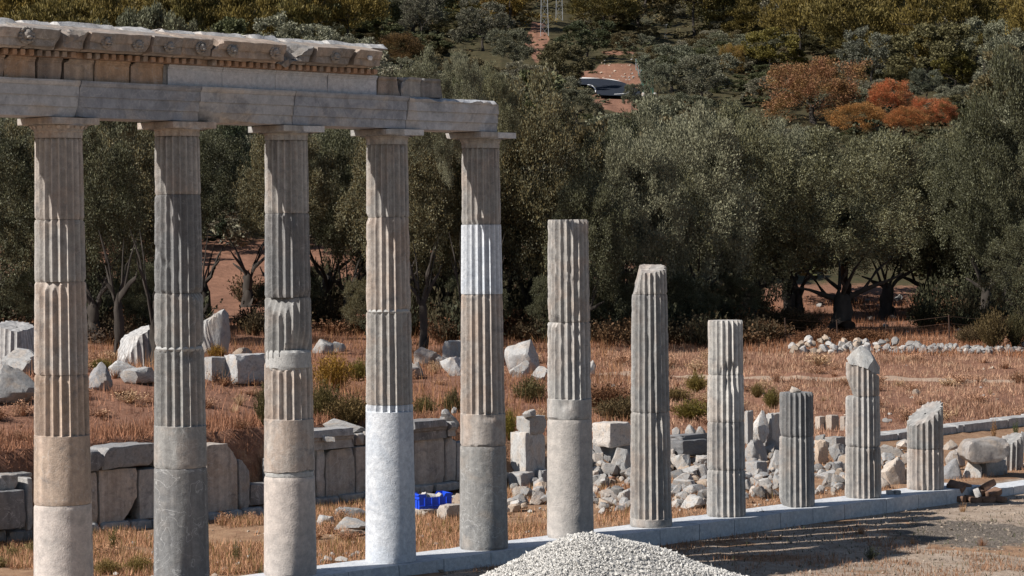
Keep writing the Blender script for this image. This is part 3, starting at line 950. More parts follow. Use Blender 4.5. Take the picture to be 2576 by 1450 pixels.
# rough rubble course on top towards the back
s = SA; k = 0
while s < 5.6:
    L = rs.uniform(.55, 1.05)
    p = [(-.45, ZC + .26), (.22, ZC + .32), (.12, ZC + .385 + rs.uniform(-.02, .035)), (-.18, ZC + .40 + rs.uniform(-.02, .03)), (-.45, ZC + .36)]
    add('backing_stone', prism('backing_stone', p, s + .01, min(s + L, 5.72), 9, .028, [((s + L - .06, 0, ZC + .38), (1, .3, .6), .05)], 90 + k, M['marble_plain'], .06, 7), ent,
        color=(.50, .50, .50, .2))
    s += L; k += 1
def lion_mesh(seed):
    bm = bmesh.new()
    def ball(c, r, sub=2):
        g = bmesh.ops.create_icosphere(bm, subdivisions=sub, radius=1.0)
        for v in g['verts']: v.co = Vector((v.co.x * r[0] + c[0], v.co.y * r[1] + c[1], v.co.z * r[2] + c[2]))
    ball((0, -.005, 0), (.085, .022, .085), 3)
    for a in range(11):
        t = math.radians(-40 + a * 26); ball((.072 * math.cos(t), -.012, .072 * math.sin(t)), (.022, .022, .022), 1)
    ball((0, -.035, .01), (.05, .035, .05)); ball((0, -.06, -.018), (.032, .03, .020)); ball((0, -.045, -.052), (.024, .022, .012))
    for sx in (-1, 1):
        ball((sx * .024, -.058, .022), (.010, .010, .008), 1); ball((sx * .052, -.03, .055), (.016, .012, .018), 1)
    P = np.array([v.co[:] for v in bm.verts])
    nz_ = fbm(P[:, 0] * 40 + seed, P[:, 1] * 40, P[:, 2] * 40, 2) - .5
    for v, d in zip(bm.verts, nz_): v.co *= 1 + .18 * d
    return mesh_bm('lion_head', bm, M['marble'], True)


lm = [lion_mesh(i * 7.0) for i in range(3)]
for k, (s, z) in enumerate([(-1.015, 7.285), (.236, 7.27), (.739, 7.262), (1.26, 7.264), (1.80, 7.26), (2.34, 7.262), (3.1, 7.262), (4.22, 7.258)]):
    o = add('lion_head', lm[k % 3], ent, (s, -.715, z), (0, 0, 0), (1.05, 1.0, 1.0) if k else (1.35, 1.3, 1.3), (.30, .275, .25, .5))
    if k == 0: tag(o, 'best preserved carved lion head with open mouth')
bm = box_bm(.075, .05, .065, 3); rough_verts(bm, edge_chips(.075, .05, .065, .01, 3, .02, 4), .01, 20, 3)
tag(add('broken_spout', mesh_bm('broken_spout', bm, M['new_marble'], True, 30), ent, (4.877, -.725, 7.235), color=(.8, .8, .8, .1)), 'white scar of a broken spout')

# ------------------------------------------------------------------ stylobate of pale slabs
sty = empty('stone_platform', mw=ROW)
tag(sty, 'long narrow platform of pale marble slabs carrying the row of columns', 'platform', None, 'thing')
s = -3.0; k = 0
rs = random.Random(11)
while s < 26.5:
    L = rs.choice((.92, 1.0, 1.1, 1.26)); fk_ = rs.uniform(.90, 1.06); dz = rs.uniform(-.003, .003)
    if s > 20.3: dz -= .10
    bm = box_bm(L - .014, .885, .5, 4)
    rough_verts(bm, edge_chips(L - .006, .885, .5, .006, 1, .03, k), .002, 4, k)
    add('slab', mesh_bm('slab', bm, M['new_marble'], True, 30), sty, (s + L / 2, -.025, -.5 + dz), color=tuple(q * fk_ for q in (.61, .63, .655)) + (.6,))
    s += L; k += 1

# ------------------------------------------------------------------ ruined back wall of the stoa
wall = empty('ruined_wall', mw=ROW)
tag(wall, 'ruined back wall of big grey upright stone blocks behind the tall columns', 'wall', None, 'thing')
_wk = 0


def wblock(u0, u1, v0, v1, color=GREY, n=-6.8, depth=.45, parent=None, pat=.5, chips=(), corners=4, amp=.016, label=None, name='stone_block', dv=0.0, mat='marble_plain'):
    global _wk; _wk += 1
    par = parent or wall
    s0, za = at_n(u0, v1, n); s1, zb = at_n(u1, v1 - dv, n)
    um = (u0 + u1) / 2
    zt = at_n(um, v0, n)[1]; z0 = at_n(um, v1, n)[1]
    L, Hh = s1 - s0, zt - z0
    ch = [((p[0] * L, p[1] * depth, p[2] * Hh), m, r) for (p, m, r) in chips]
    me = block_mesh(name, L - .012, depth, Hh - .008, seed=_wk, cuts=8, amp=amp, c=.022, corners=corners, cd=.13, chips=ch, mat=M[mat])
    o = add(name, me, par, ((s0 + s1) / 2, -n + depth / 2, z0), color=tuple(color) + (pat,))
    if label: tag(o, label)
    return o


TAN = (.49, .44, .395); GR2 = (.38, .385, .39); GR3 = (.43, .43, .425)
# west part
wblock(-60, 66, 1236, 1334, DARK, n=-6.6, pat=.1); wblock(68, 86, 1200, 1334, GR3)
wblock(-20, 49, 1194, 1236, GREY); wblock(12, 84, 1190, 1236, GR3, n=-7.15)
wblock(-60, 18, 1336, 1368, DARK); wblock(18, 86, 1334, 1366, DARK)
# main run
wblock(228, 249, 1187, 1319, TAN, pat=.4)
wblock(250, 349, 1178, 1317, TAN, pat=.4, chips=[((.33, -.5, .28), (1, -.1, -.75), .05)])
wblock(351, 440, 1177, 1305, GR3); wblock(441, 519, 1175, 1298, TAN)
wblock(520, 601, 1115, 1288, TAN, pat=.55, chips=[((.22, 0, .93), (1, 0, .75), .06)])
wblock(602, 631, 1155, 1282, GREY, chips=[((.0, 0, .9), (1, 0, .8), .05)])
wblock(632, 700, 1216, 1270, DARK, pat=.2); wblock(701, 796, 1150, 1262, GR3)
wblock(226, 266, 1134, 1186, DARK, n=-6.7, pat=.2, chips=[((.3, 0, .1), (1, 0, -.8), .04)])
wblock(255, 392, 1119, 1176, GR2, n=-6.75, depth=.6, amp=.03, pat=.2, mat='rock', chips=[((-.42, 0, .6), (-1, 0, .7), .06)])
wblock(393, 470, 1126, 1175, GR2, n=-6.8, depth=.5, amp=.03, mat='rock')
for (a, b, c, d) in [(205, 256, 1318, 1368), (259, 330, 1311, 1362), (331, 386, 1308, 1358), (387, 455, 1303, 1350), (456, 523, 1295, 1343),
                     (525, 560, 1289, 1331), (568, 614, 1283, 1326), (615, 668, 1276, 1322), (669, 740, 1268, 1318), (741, 796, 1262, 1304)]:
    wblock(a, b, c, d, GR2, n=-6.72, depth=.6, pat=.2)
wblock(797, 820, 1129, 1254, GR3, pat=.6); wblock(820, 895, 1127, 1250, (.40, .385, .365), pat=.4); wblock(896, 960, 1121, 1240, TAN)
wblock(961, 1042, 1115, 1232, GREY, pat=.2)
wblock(1043, 1121, 1101, 1222, (.40, .385, .37), pat=.5, label='upright wall block with a dark lichen patch'); wblock(1122, 1150, 1098, 1212, GR3)
wblock(1150, 1240, 1110, 1215, GR2)
for (a, b, c, d) in [(797, 860, 1249, 1276), (861, 918, 1241, 1268), (919, 1000, 1232, 1260), (1001, 1097, 1222, 1246), (1098, 1160, 1213, 1236), (1161, 1282, 1204, 1232)]:
    wblock(a, b, c, d, GR3, n=-6.7, depth=.6, pat=.2)
# moulded coping blocks
def coping(u0, u1, v0, v1, color, n=-6.7, pat=.2, parent=None):
    s0, z0 = at_n(u0, v1, n); s1, _ = at_n(u1, v1, n); um = (u0 + u1) / 2
    z0 = at_n(um, v1, n)[1]; z1 = at_n(um, v0, n)[1]; h = z1 - z0
    p = [(n - .5, z0), (n - .05, z0), (n - .05, z0 + .42 * h), (n - .01, z0 + .47 * h), (n + .0, z0 + .60 * h), (n + .05, z0 + .64 * h), (n + .05, z0 + .8 * h),
         (n + .03, z0 + h), (n - .5, z0 + h)]
    return add('coping_block', prism('coping_block', p, s0 + .01, s1 - .01, 14, .012, [((s1 - .05, n, z0 + h * .5), (1, .4, .3), .06)], int(u0), M['marble_plain'], .08), parent or wall,
               color=tuple(color) + (pat,))


coping(780, 896, 1080, 1130, GR2); coping(1039, 1130, 1058, 1106, DARK); coping(1131, 1152, 1062, 1098, GR2)
wblock(898, 918, 1092, 1121, GR2, mat='rock', amp=.03); wblock(919, 1038, 1080, 1116, GR2, mat='rock', amp=.03)

# low kerb wall farther along, same line
kerb = empty('low_kerb_wall', mw=ROW)
tag(kerb, 'low wall of squared pale grey blocks along the lower edge of the field', 'wall', None, 'thing')
kb = [20.2, 21.9, 23.5, 24.6, 25.2, 27.2, 28.6, 29.3, 31.0, 31.3, 33.2, 34.6, 36.4, 38.2, 40]
for k in range(len(kb) - 1):
    L = kb[k + 1] - kb[k]; zt = .10 + .012 * (kb[k] - 21)
    me = block_mesh('stone_block', L - .015, .55, .62, seed=300 + k, cuts=7, amp=.010, c=.015, corners=2, cd=.10, mat=M['marble_plain'])
    add('stone_block', me, kerb, ((kb[k] + kb[k + 1]) / 2, 6.8 + .27, zt - .62), color=(.42, .425, .43, .15))

# ------------------------------------------------------------------ loose blocks and boulders, one by one
def st(*a, **k): return stone(*a, **k)


# on and behind the wall
st(11, 69, 1164, 1194, 'boulder', TAN, 'small squarish tan stone on the wall beside the beige column', y=42.6, name='loose_stone')
st(809, 844, 1097, 1112, 'slab', PALE, 'small pale slab set down on the moulded coping of the wall', y=45.9, name='loose_stone')
st(812, 920, 1052, 1086, 'boulder', PALE, 'rough pale boulder lying on top of the wall beside the white-footed column', y=47.0, depth=.6)
st(1102, 1158, 1036, 1086, 'boulder', GREY, 'grey boulder on the wall top beside the white-banded column', y=48.9, depth=.6)
st(1110, 1134, 1028, 1048, 'small', WHITE, 'small white stone perched on the wall top boulder', y=48.7, name='loose_stone')
st(1135, 1150, 1024, 1040, 'small', PALE, 'pale fist-like stone at the end of the wall top', y=48.8, name='loose_stone')
# between white-banded and concrete-footed columns
st(1283, 1374, 1086, 1206, 'block', (.42, .42, .415), 'tall upright block with rough sunlit end beside the concrete-footed column', name='stone_block', cat='block', y=49.6, depth=.72, idx=2)
st(1299, 1376, 1046, 1089, 'block', PALE, 'wedge-shaped pale block lying on the tall upright block', name='stone_block', cat='block', y=49.6, depth=.72, idx=4)
st(1313, 1352, 1030, 1050, 'slab', PALE, 'thin moulded fragment on top of the wedge-shaped block', name='stone_fragment', y=49.4)
st(1278, 1345, 1188, 1230, 'block', GR2, 'dark flat base block under the tall upright block', name='stone_block', cat='block', y=49.0, depth=.9, idx=1)
st(1340, 1385, 1182, 1222, 'block', GR2, 'dark flat base block half hidden by the concrete-footed column', name='stone_block', cat='block', y=49.5, depth=.9, idx=3)
st(1290, 1330, 1228, 1262, 'shard', TAN, 'toothed tan fragment with carved points beside the white-banded column', name='stone_fragment')
st(1286, 1330, 1246, 1274, 'round', GREY, 'round grey stone in dry grass beside the white-banded column', name='loose_stone')
st(1340, 1376, 1206, 1242, 'round', GREY, 'rounded grey boulder beside the concrete-footed column')
st(1330, 1378, 1240, 1272, 'boulder', TAN, 'broad tan boulder in grass beside the concrete-footed column')
st(1276, 1310, 1270, 1292, 'slab', WARM, 'flat tan slab in dry grass beside the white-banded column', name='stone_slab')
st(1345, 1378, 1215, 1245, 'boulder', WARM, 'pinkish stone leaning on the rounded grey boulder', name='loose_stone')
# crate corner
crate_block = st(1030, 1140, 1281, 1302, 'block', TAN, 'flat tan stone block carrying the blue crate', name='stone_block', cat='block', depth=.55, idx=5, sink=.6)
st(1098, 1165, 1275, 1312, 'block', TAN, 'tan block with pale left end in front of the blue crate', name='stone_block', cat='block', depth=.6, idx=6, sink=.2)
st(1133, 1165, 1246, 1278, 'boulder', WARM, 'pinkish stone behind the blue crate beside the white-banded column', name='loose_stone')
st(838, 925, 1278, 1306, 'slab', PALE, 'pale flat stone in straw beside the white-footed column', name='stone_slab', rz=.2)
st(842, 930, 1304, 1338, 'boulder', GREY, 'pointed grey stone in straw beside the white-footed column')
st(855, 925, 1334, 1352, 'slab', WARM, 'sunken tan flat stone in straw beside the white-footed column', name='stone_slab')
st(795, 842, 1300, 1326, 'slab', GR2, 'dark layered slab in straw beside the chipped grey and pink column', name='stone_slab')
st(812, 840, 1400, 1416, 'small', PALE, 'pale chip of stone behind the platform, nearest the pink foot', name='loose_stone')
st(842, 876, 1402, 1418, 'small', PALE, 'pale chip of stone behind the platform, next to the white foot', name='loose_stone')
for (a, b, c, d) in [(800, 815, 1394, 1406), (826, 846, 1392, 1403), (876, 900, 1394, 1406), (892, 908, 1388, 1398), (862, 880, 1390, 1400), (804, 822, 1410, 1420)]:
    st(a, b, c, d, 'small', PALE, 'small pale rubble stone in the gap behind the platform', name='loose_stone', group='small pale rubble stones behind the platform')
# between concrete-footed and slant-topped columns
st(1488, 1590, 1062, 1120, 'block', (.47, .44, .41), 'big pale moulded block lying on a dark block by the slant-topped column', name='stone_block', cat='block', y=50.6, depth=.75, idx=0)
st(1490, 1592, 1112, 1165, 'block', DARK, 'dark block underneath the big pale moulded block', name='stone_block', cat='block', y=50.9, depth=.7, idx=7, pat=.1)
st(1525, 1586, 1138, 1206, 'shard', GR3, 'large pointed grey boulder leaning against the dark block')
st(1488, 1520, 1146, 1180, 'shard', TAN, 'pointed tan fragment beside the concrete-footed column', name='stone_fragment')
st(1508, 1562, 1166, 1200, 'slab', PALE, 'jagged pale moulding fragment with thin ribs in the rubble', name='stone_fragment', rz=.4)
st(1488, 1518, 1178, 1202, 'shard', PALE, 'small angular pale stone under the jagged moulding fragment', name='stone_fragment')
st(1490, 1535, 1196, 1232, 'boulder', PALE, 'pale boulder at the edge of the straw beside the concrete-footed column')
st(1525, 1552, 1204, 1220, 'small', (.42, .20, .11), 'bright orange brick-like stone among grey rubble', name='loose_stone')
st(1510, 1562, 1236, 1262, 'shard', TAN, 'tan hollow-sided fragment in the straw by the slant-topped column', name='stone_fragment')
st(1512, 1548, 1250, 1268, 'small', PALE, 'flat pale stone below the hollow-sided tan fragment', name='loose_stone')
st(1496, 1545, 1258, 1284, 'boulder', WARM, 'low pinkish stone in straw beside the concrete-footed column', name='loose_stone')
st(1534, 1565, 1258, 1280, 'small', GREY, 'pale blue-grey stone at the foot of the rubble', name='loose_stone')
st(1552, 1588, 1236, 1268, 'slab', PALE, 'leaning pale slab beside the slant-topped column', name='stone_slab')
st(1556, 1588, 1262, 1286, 'boulder', GREY, 'grey stone touching the slant-topped column foot', name='loose_stone')
st(1488, 1512, 1226, 1248, 'small', TAN, 'small tan stone in the straw beside the concrete-footed column', name='loose_stone')
# between slant-topped and pale columns
st(1680, 1786, 1106, 1142, 'block', DARK, 'long dark moulded beam lying across the rubble', name='stone_beam', cat='block', y=52.2, depth=.45, idx=2, pat=.1)
st(1682, 1786, 1092, 1112, 'block', DARK, 'upper dark moulded ledge on the long dark beam', name='stone_beam', cat='block', y=52.4, depth=.4, idx=5, pat=.1)
for (a, b, c, d, stl, cc, lb) in [
    (1690, 1712, 1074, 1098, 'small', GREY, 'small grey stone standing on the dark moulded ledge'),
    (1722, 1752, 1068, 1097, 'shard', PALE, 'pointed pale stone standing on the dark moulded ledge'),
    (1748, 1776, 1072, 1094, 'small', PALE, 'rounded pale stone on the dark ledge beside the pale column')]:
    st(a, b, c, d, stl, cc, lb, name='loose_stone', y=52.6)
for (a, b, c, d, stl, cc, lb) in [
    (1686, 1738, 1148, 1190, 'boulder', PALE, 'big pale boulder topmost in the rubble below the dark beam'),
    (1750, 1788, 1151, 1180, 'shard', PALE, 'angular pale boulder below the dark beam beside the pale column'),
    (1690, 1758, 1174, 1204, 'boulder', GR3, 'wide grey boulder in the middle of the rubble by the pale column'),
    (1752, 1790, 1172, 1210, 'boulder', GREY, 'blue-grey boulder against the pale column'),
    (1690, 1748, 1192, 1222, 'shard', PALE, 'sharp-ridged pale boulder in the rubble by the slant-topped column'),
    (1688, 1752, 1208, 1236, 'slab', GREY, 'tilted slab with parallel ridges beside the slant-topped column'),
    (1746, 1786, 1210, 1236, 'slab', WARM, 'reddish tan slab leaning towards the pale column'),
    (1718, 1784, 1222, 1254, 'boulder', GREY, 'dark-sided boulder low in the rubble by the pale column'),
    (1696, 1742, 1238, 1264, 'round', GR3, 'rounded grey boulder low in the rubble by the slant-topped column'),
    (1690, 1722, 1258, 1280, 'small', PALE, 'small pale stone at the lower edge of the rubble'),
    (1710, 1776, 1250, 1284, 'boulder', GR3, 'broad grey boulder lowest in the rubble beside the pale column'),
    (1690, 1712, 1238, 1256, 'small', TAN, 'little tan stone against the slant-topped column'),
    (1764, 1786, 1252, 1276, 'small', GREY, 'little grey stone against the foot of the pale column')]:
    st(a, b, c, d, stl, cc, lb)
# between pale column and dark stump
st(1872, 1896, 1034, 1112, 'block', GR3, 'narrow upright grey slab beside the pale column', name='stone_slab', cat='block', y=53.6, depth=.5, idx=1)
st(1890, 1935, 1032, 1112, 'shard', (.47, .47, .465), 'tall white-topped pointed boulder beside the short dark stump', y=53.9, depth=.7)
st(1926, 1968, 1040, 1112, 'block', GR3, 'upright grey block half hidden by the short dark stump', name='stone_block', cat='block', y=54.2, depth=.5, idx=3)
for (a, b, c, d, stl, cc, lb) in [
    (1874, 1930, 1112, 1176, 'boulder', GREY, 'large grey boulder with shaded side beside the pale column'),
    (1922, 1970, 1106, 1160, 'boulder', GREY, 'big grey boulder with rounded back behind the dark stump'),
    (1930, 1972, 1138, 1200, 'shard', GREY, 'white-ridged boulder leaning on the dark stump'),
    (1874, 1932, 1166, 1206, 'block', GR2, 'overturned moulded cornice stone beside the pale column'),
    (1886, 1925, 1204, 1230, 'boulder', PALE, 'low pale stone below the overturned cornice stone'),
    (1908, 1952, 1206, 1236, 'boulder', PALE, 'wide pale stone at the middle of the small rubble'),
    (1945, 1978, 1200, 1234, 'small', GREY, 'grey stone against the lower left of the dark stump'),
    (1880, 1912, 1226, 1252, 'small', TAN, 'tan stone at the edge of the grass by the pale column'),
    (1906, 1962, 1232, 1258, 'slab', TAN, 'flat tan stone at the edge of the grass by the dark stump')]:
    st(a, b, c, d, stl, cc, lb)
# between dark stump and rock-tipped stump
for (a, b, c, d, stl, cc, lb) in [
    (2048, 2084, 1114, 1176, 'shard', WARM, 'orange-tan upright boulder right beside the short dark stump'),
    (2074, 2130, 1104, 1140, 'block', PALE, 'long pale squared slab behind the orange-tan boulder'),
    (2084, 2126, 1122, 1170, 'boulder', GR3, 'blue-grey domed boulder against the rock-tipped stump'),
    (2070, 2126, 1164, 1188, 'slab', GREY, 'flat grey boulder under the blue-grey domed boulder'),
    (2050, 2102, 1184, 1208, 'boulder', GREY, 'low grey boulder under the orange-tan boulder'),
    (2066, 2100, 1194, 1230, 'shard', PALE, 'upright pale plate-like stone beside the rock-tipped stump'),
    (2100, 2128, 1182, 1212, 'boulder', WARM, 'pinkish tan boulder against the rock-tipped stump'),
    (2090, 2126, 1216, 1236, 'small', GREY, 'small grey stone by the foot of the rock-tipped stump'),
    (2052, 2076, 1224, 1246, 'small', PALE, 'small pale stone by the foot of the short dark stump')]:
    st(a, b, c, d, stl, cc, lb)
# between rock-tipped stump and slant-cut stump
st(2212, 2278, 1118, 1166, 'slab', (.43, .41, .385), 'rounded tan slab standing on edge beside the slant-cut stump', name='stone_slab', y=55.5, depth=.4)
st(2212, 2280, 1158, 1226, 'boulder', (.40, .355, .31), 'large brown-shaded boulder filling the gap beside the slant-cut stump', depth=.7)
st(2212, 2240, 1204, 1232, 'small', TAN, 'small tan stone below the large brown-shaded boulder')
# beyond the slant-cut stump
st(2366, 2424, 1152, 1232, 'round', DARK, 'big dark round-topped boulder against the slant-cut stump', y=50.4, depth=.7, pat=.1)
st(2378, 2428, 1126, 1176, 'slab', (.43, .40, .375), 'tan slab leaning behind the dark round-topped boulder', name='stone_slab', y=52.2)
st(2412, 2470, 1158, 1230, 'boulder', (.41, .40, .385), 'pale grey boulder propping up the overhanging block', y=50.6)
st(2448, 2540, 1158, 1224, 'block', DARK, 'dark flat-sided block under the overhanging block', name='stone_block', cat='block', y=51.0, depth=.4, idx=4, pat=.1)
x_, y_, z_ = at_y(2475, 1160, 50.6); pm_ = FPX / 50.6
me = block_mesh('stone_block', 122 / pm_ / 1.12, .62, 56 / pm_, seed=777, cuts=12, amp=.035, c=.04, corners=5, cd=.14,
                chips=[((.28, 0, .04), (.55, 0, -.85), .06), ((-.36, 0, .06), (-.6, 0, -.8), .06), ((.0, -.26, .40), (.1, -.8, .6), .05), ((-.40, 0, .36), (-.8, 0, .6), .05)])
tag(add('stone_block', me, None, (x_, y_, z_), (.02, -.05, .22), (1, 1, 1), (.43, .40, .375, .5)), 'huge overhanging tan block balanced on two stones', 'block')
st(2364, 2410, 1106, 1150, 'boulder', (.27, .24, .21), 'brown boulder lying under the low kerb wall', y=57.2)
st(2545, 2610, 1165, 1216, 'boulder', GREY, 'grey boulder at the end of the platform, cut by the frame', y=53.5)
st(2560, 2600, 1085, 1140, 'round', PALE, 'pale rounded boulder behind the far fluted fragment', y=56)
# the tilted fluted fragment behind the overhanging block
fx, fy, _ = at_y(2531, 1200, 52.4)
zt_ = v2z(fx, fy, 1090); zb_ = tz(fx, fy) - .05
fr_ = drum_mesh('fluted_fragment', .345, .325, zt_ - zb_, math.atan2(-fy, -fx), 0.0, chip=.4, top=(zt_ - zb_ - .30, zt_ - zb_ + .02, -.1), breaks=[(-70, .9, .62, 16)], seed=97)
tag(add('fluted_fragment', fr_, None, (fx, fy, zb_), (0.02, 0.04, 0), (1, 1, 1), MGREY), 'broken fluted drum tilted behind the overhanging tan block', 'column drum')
# small things on the stumps and platform
cx_, cy_ = col_xy(8)
zc = v2z(cx_, cy_, 986)
st(1986, 2016, 972, 988, 'small', TAN, 'loose tan stone lying on top of the short dark stump', name='loose_stone', y=cy_)
for (a, b, lb) in [(2231, 2246, 'small grey cube of stone on the platform, nearer the rock-tipped stump'), (2250, 2264, 'small grey cube of stone on the platform, nearer the slant-cut stump')]:
    x_, y_, z_ = at_z((a + b) / 2, 1244, 0.0)
    o = add('stone_cube', BLK[(a) % 8], None, (x_, y_, 0.0), (0, 0, .4), (.105, .105, .075), (.42, .42, .41, .1)); tag(o, lb, 'stone', 'stone cubes on the platform')

# boulders on the earth bank behind the wall
bf = drum_mesh
def fluted_block(u0, u1, v0, v1, tilt, label, seed, top, brk):
    x, y, z = at_ground((u0 + u1) / 2, v1 - 3)
    ppm = FPX / y; R = (u1 - u0) / ppm / 2; h = (v1 - v0) / ppm
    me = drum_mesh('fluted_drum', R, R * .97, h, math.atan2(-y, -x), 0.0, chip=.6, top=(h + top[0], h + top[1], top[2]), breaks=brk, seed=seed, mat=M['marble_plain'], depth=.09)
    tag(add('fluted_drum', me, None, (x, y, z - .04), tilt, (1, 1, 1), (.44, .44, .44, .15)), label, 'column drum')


fluted_block(-10, 92, 808, 930, (0, .03, 0), 'upright broken fluted drum on the bank beside the beige column', 201, (-.05, -.15, -.1), [(55, .5, .7, 12)])
fluted_block(296, 398, 820, 925, (0, -.05, 0), 'leaning fluted drum with rounded broken shoulder beside the dark grey column', 202, (-.45, .02, -.1), [(-60, .4, .80, 30)])
st(500, 578, 792, 908, 'slab', (.42, .42, .415), 'tall pointed pale boulder standing on the bank behind the dark grey column', idx=3, depth=.6)
st(-20, 92, 885, 960, 'boulder', GR3, 'rough pale-topped rock below the upright fluted drum', idx=2)
st(-30, 96, 930, 1025, 'boulder', GREY, 'large blue-grey boulder on the bank, cut by the frame edge', idx=4, depth=.7)
st(222, 284, 920, 990, 'round', (.25, .25, .26), 'dark rounded boulder beside the beige column', idx=1)
st(272, 360, 912, 955, 'boulder', (.44, .44, .435), 'low pale boulder under the leaning fluted drum', idx=3)
st(304, 396, 928, 970, 'slab', (.46, .46, .455), 'flat pale slab on the bank beside the dark grey column', idx=0, name='stone_slab')
st(514, 572, 908, 965, 'block', (.40, .40, .40), 'squared grey block on the bank with a shaded right end', idx=0, name='stone_block', cat='block', depth=.6)
st(566, 672, 900, 970, 'block', (.43, .43, .43), 'long pale block on the bank behind the chipped column', idx=3, name='stone_block', cat='block', depth=.5)
st(584, 640, 878, 908, 'boulder', WARM, 'pinkish stone behind the long pale block', idx=6)
st(788, 842, 858, 894, 'round', GR3, 'smooth grey boulder on the bank behind the chipped column', idx=2)
st(834, 872, 864, 890, 'slab', PALE, 'flat pale stone beside the smooth grey boulder', idx=3, name='stone_slab')
st(930, 1060, 905, 960, 'boulder', PALE, 'pale boulder on the bank hidden by the white-footed column', idx=5)
st(1040, 1066, 915, 955, 'boulder', GREY, 'narrow grey stone on the bank right behind the white-footed column')
st(1038, 1110, 878, 920, 'boulder', TAN, 'low tan rubble heap stone on the bank', idx=7)
st(1094, 1162, 900, 932, 'slab', (.45, .45, .44), 'slanting white-grained slab on the bank beside the white-banded column', idx=5, name='stone_slab', rz=.3)
st(1112, 1165, 864, 915, 'block', GR3, 'squared grey block behind the slanting white-grained slab', idx=6, name='stone_block', cat='block', depth=.6)
st(1106, 1165, 904, 952, 'boulder', GR3, 'pitted grey boulder beside the white-banded column', idx=8)
st(1268, 1360, 864, 946, 'round', (.42, .42, .415), 'big round grey boulder on the bank beside the concrete-footed column', idx=0, depth=.8)
st(1278, 1332, 912, 955, 'boulder', GR3, 'jagged pale stone in front of the big round grey boulder', idx=1)
st(1332, 1378, 926, 962, 'boulder', PALE, 'pale stone in grass beside the concrete-footed column', idx=2)
st(1470, 1500, 912, 950, 'boulder', GREY, 'grey stone peeping out behind the concrete-footed column', idx=3)
# squared limestone blocks at the field edge
for (a, b, c, d, lb) in [(2050, 2078, 1054, 1088, 'pale squared limestone block beside the short dark stump'),
                         (2076, 2112, 1050, 1088, 'pinkish squared limestone block, middle of the short row'),
                         (2112, 2140, 1052, 1086, 'narrow tan limestone block against the rock-tipped stump')]:
    st(a, b, c, d, 'block', (.50, .43, .37), lb, name='stone_block', cat='block', depth=.6)
st(2050, 2076, 1096, 1116, 'slab', PALE, 'flat pale stone below the squared limestone blocks', name='stone_slab')

# low heap of field stones
rs = random.Random(21)
hv = [(1990, 2100, 852, 895, 36, WARM), (2100, 2235, 858, 893, 40, PALE), (2235, 2420, 866, 893, 62, GREY), (2420, 2590, 870, 893, 62, GREY)]
heap_n = 0
for (u0, u1, v0, v1, cnt, cc) in hv:
    for k in range(cnt):
        u = rs.uniform(u0, u1); w = rs.uniform(11, 27); lay = rs.random()
        vb = v1 - 2 - lay * (v1 - v0 - 10)
        fk_ = rs.uniform(.72, 1.02); c2 = tuple(q * fk_ for q in cc) if rs.random() < .6 else (cc if rs.random() < .1 else rs.choice((PALE, GREY, WARM, WHITE)))
        x, y, z = at_ground(u, v1 - 4)
        y2 = y + .9 * lay; x2 = x * y2 / y
        zz = tz(x2, y2) + max(0, (v1 - vb - 6)) / (FPX / y2)
        me = ROCK[rs.choice(('small', 'small', 'boulder', 'shard'))]; me = me[rs.randrange(len(me))]
        sc_ = w / (FPX / y2)
        o = add('field_stone', me, None, (x2, y2, zz - .03), (rs.uniform(-.3, .3), rs.uniform(-.3, .3), rs.uniform(0, 6.3)), (sc_, sc_ * .85, sc_ * rs.uniform(.55, .8)), tuple(c2) + (.4,))
        gname = {0: 'tan and white stone heaped at the field edge below the old olive trunk', 1: 'pale stone heaped at the field edge behind the rock-tipped stump',
                 2: 'grey stone in the long low heap near the iron fence post', 3: 'grey stone in the low heap below the tall dark tree'}[hv.index((u0, u1, v0, v1, cnt, cc))]
        tag(o, gname, 'stone', 'field stones in the low heap'); heap_n += 1
# scattered stones in the field and on bare ground
for k in range(95):
    u = rs.uniform(1500, 2590); v = rs.uniform(905, 1085)
    if u < 1950 and rs.random() < .6: continue
    if v < 960 and rs.random() < .6: continue
    x, y, z = at_ground(u, v)
    w = rs.choice((7, 9, 11, 14, 20, 28) if u > 2200 and v > 985 else (6, 8, 10, 13)) / (FPX / y)
    me = ROCK['small'][rs.randrange(8)]
    o = add('field_stone', me, None, (x, y, z - .03), (0, 0, rs.uniform(0, 6)), (w, w * .9, w * rs.uniform(.45, .7)), rs.choice((WARM, PALE, (.52, .42, .34))) + (.5,))
    tag(o, 'pale stone lying loose in the dry red field grass', 'stone', 'stones scattered in the dry field')
for k in range(26):
    u = rs.uniform(1900, 2590); v = rs.uniform(750, 850)
    if 2080 < u < 2150: continue
    x, y, z = at_ground(u, v)
    w = rs.choice((9, 12, 18, 30)) / (FPX / y)
    o = add('field_stone', ROCK['small'][rs.randrange(8)], None, (x, y, z - .03), (0, 0, rs.uniform(0, 6)), (w, w * .9, w * .6), rs.choice((WARM, PALE, GREY)) + (.5,))
    tag(o, 'pale stone on the red ground under the olive trees', 'stone', 'stones under the olive trees')
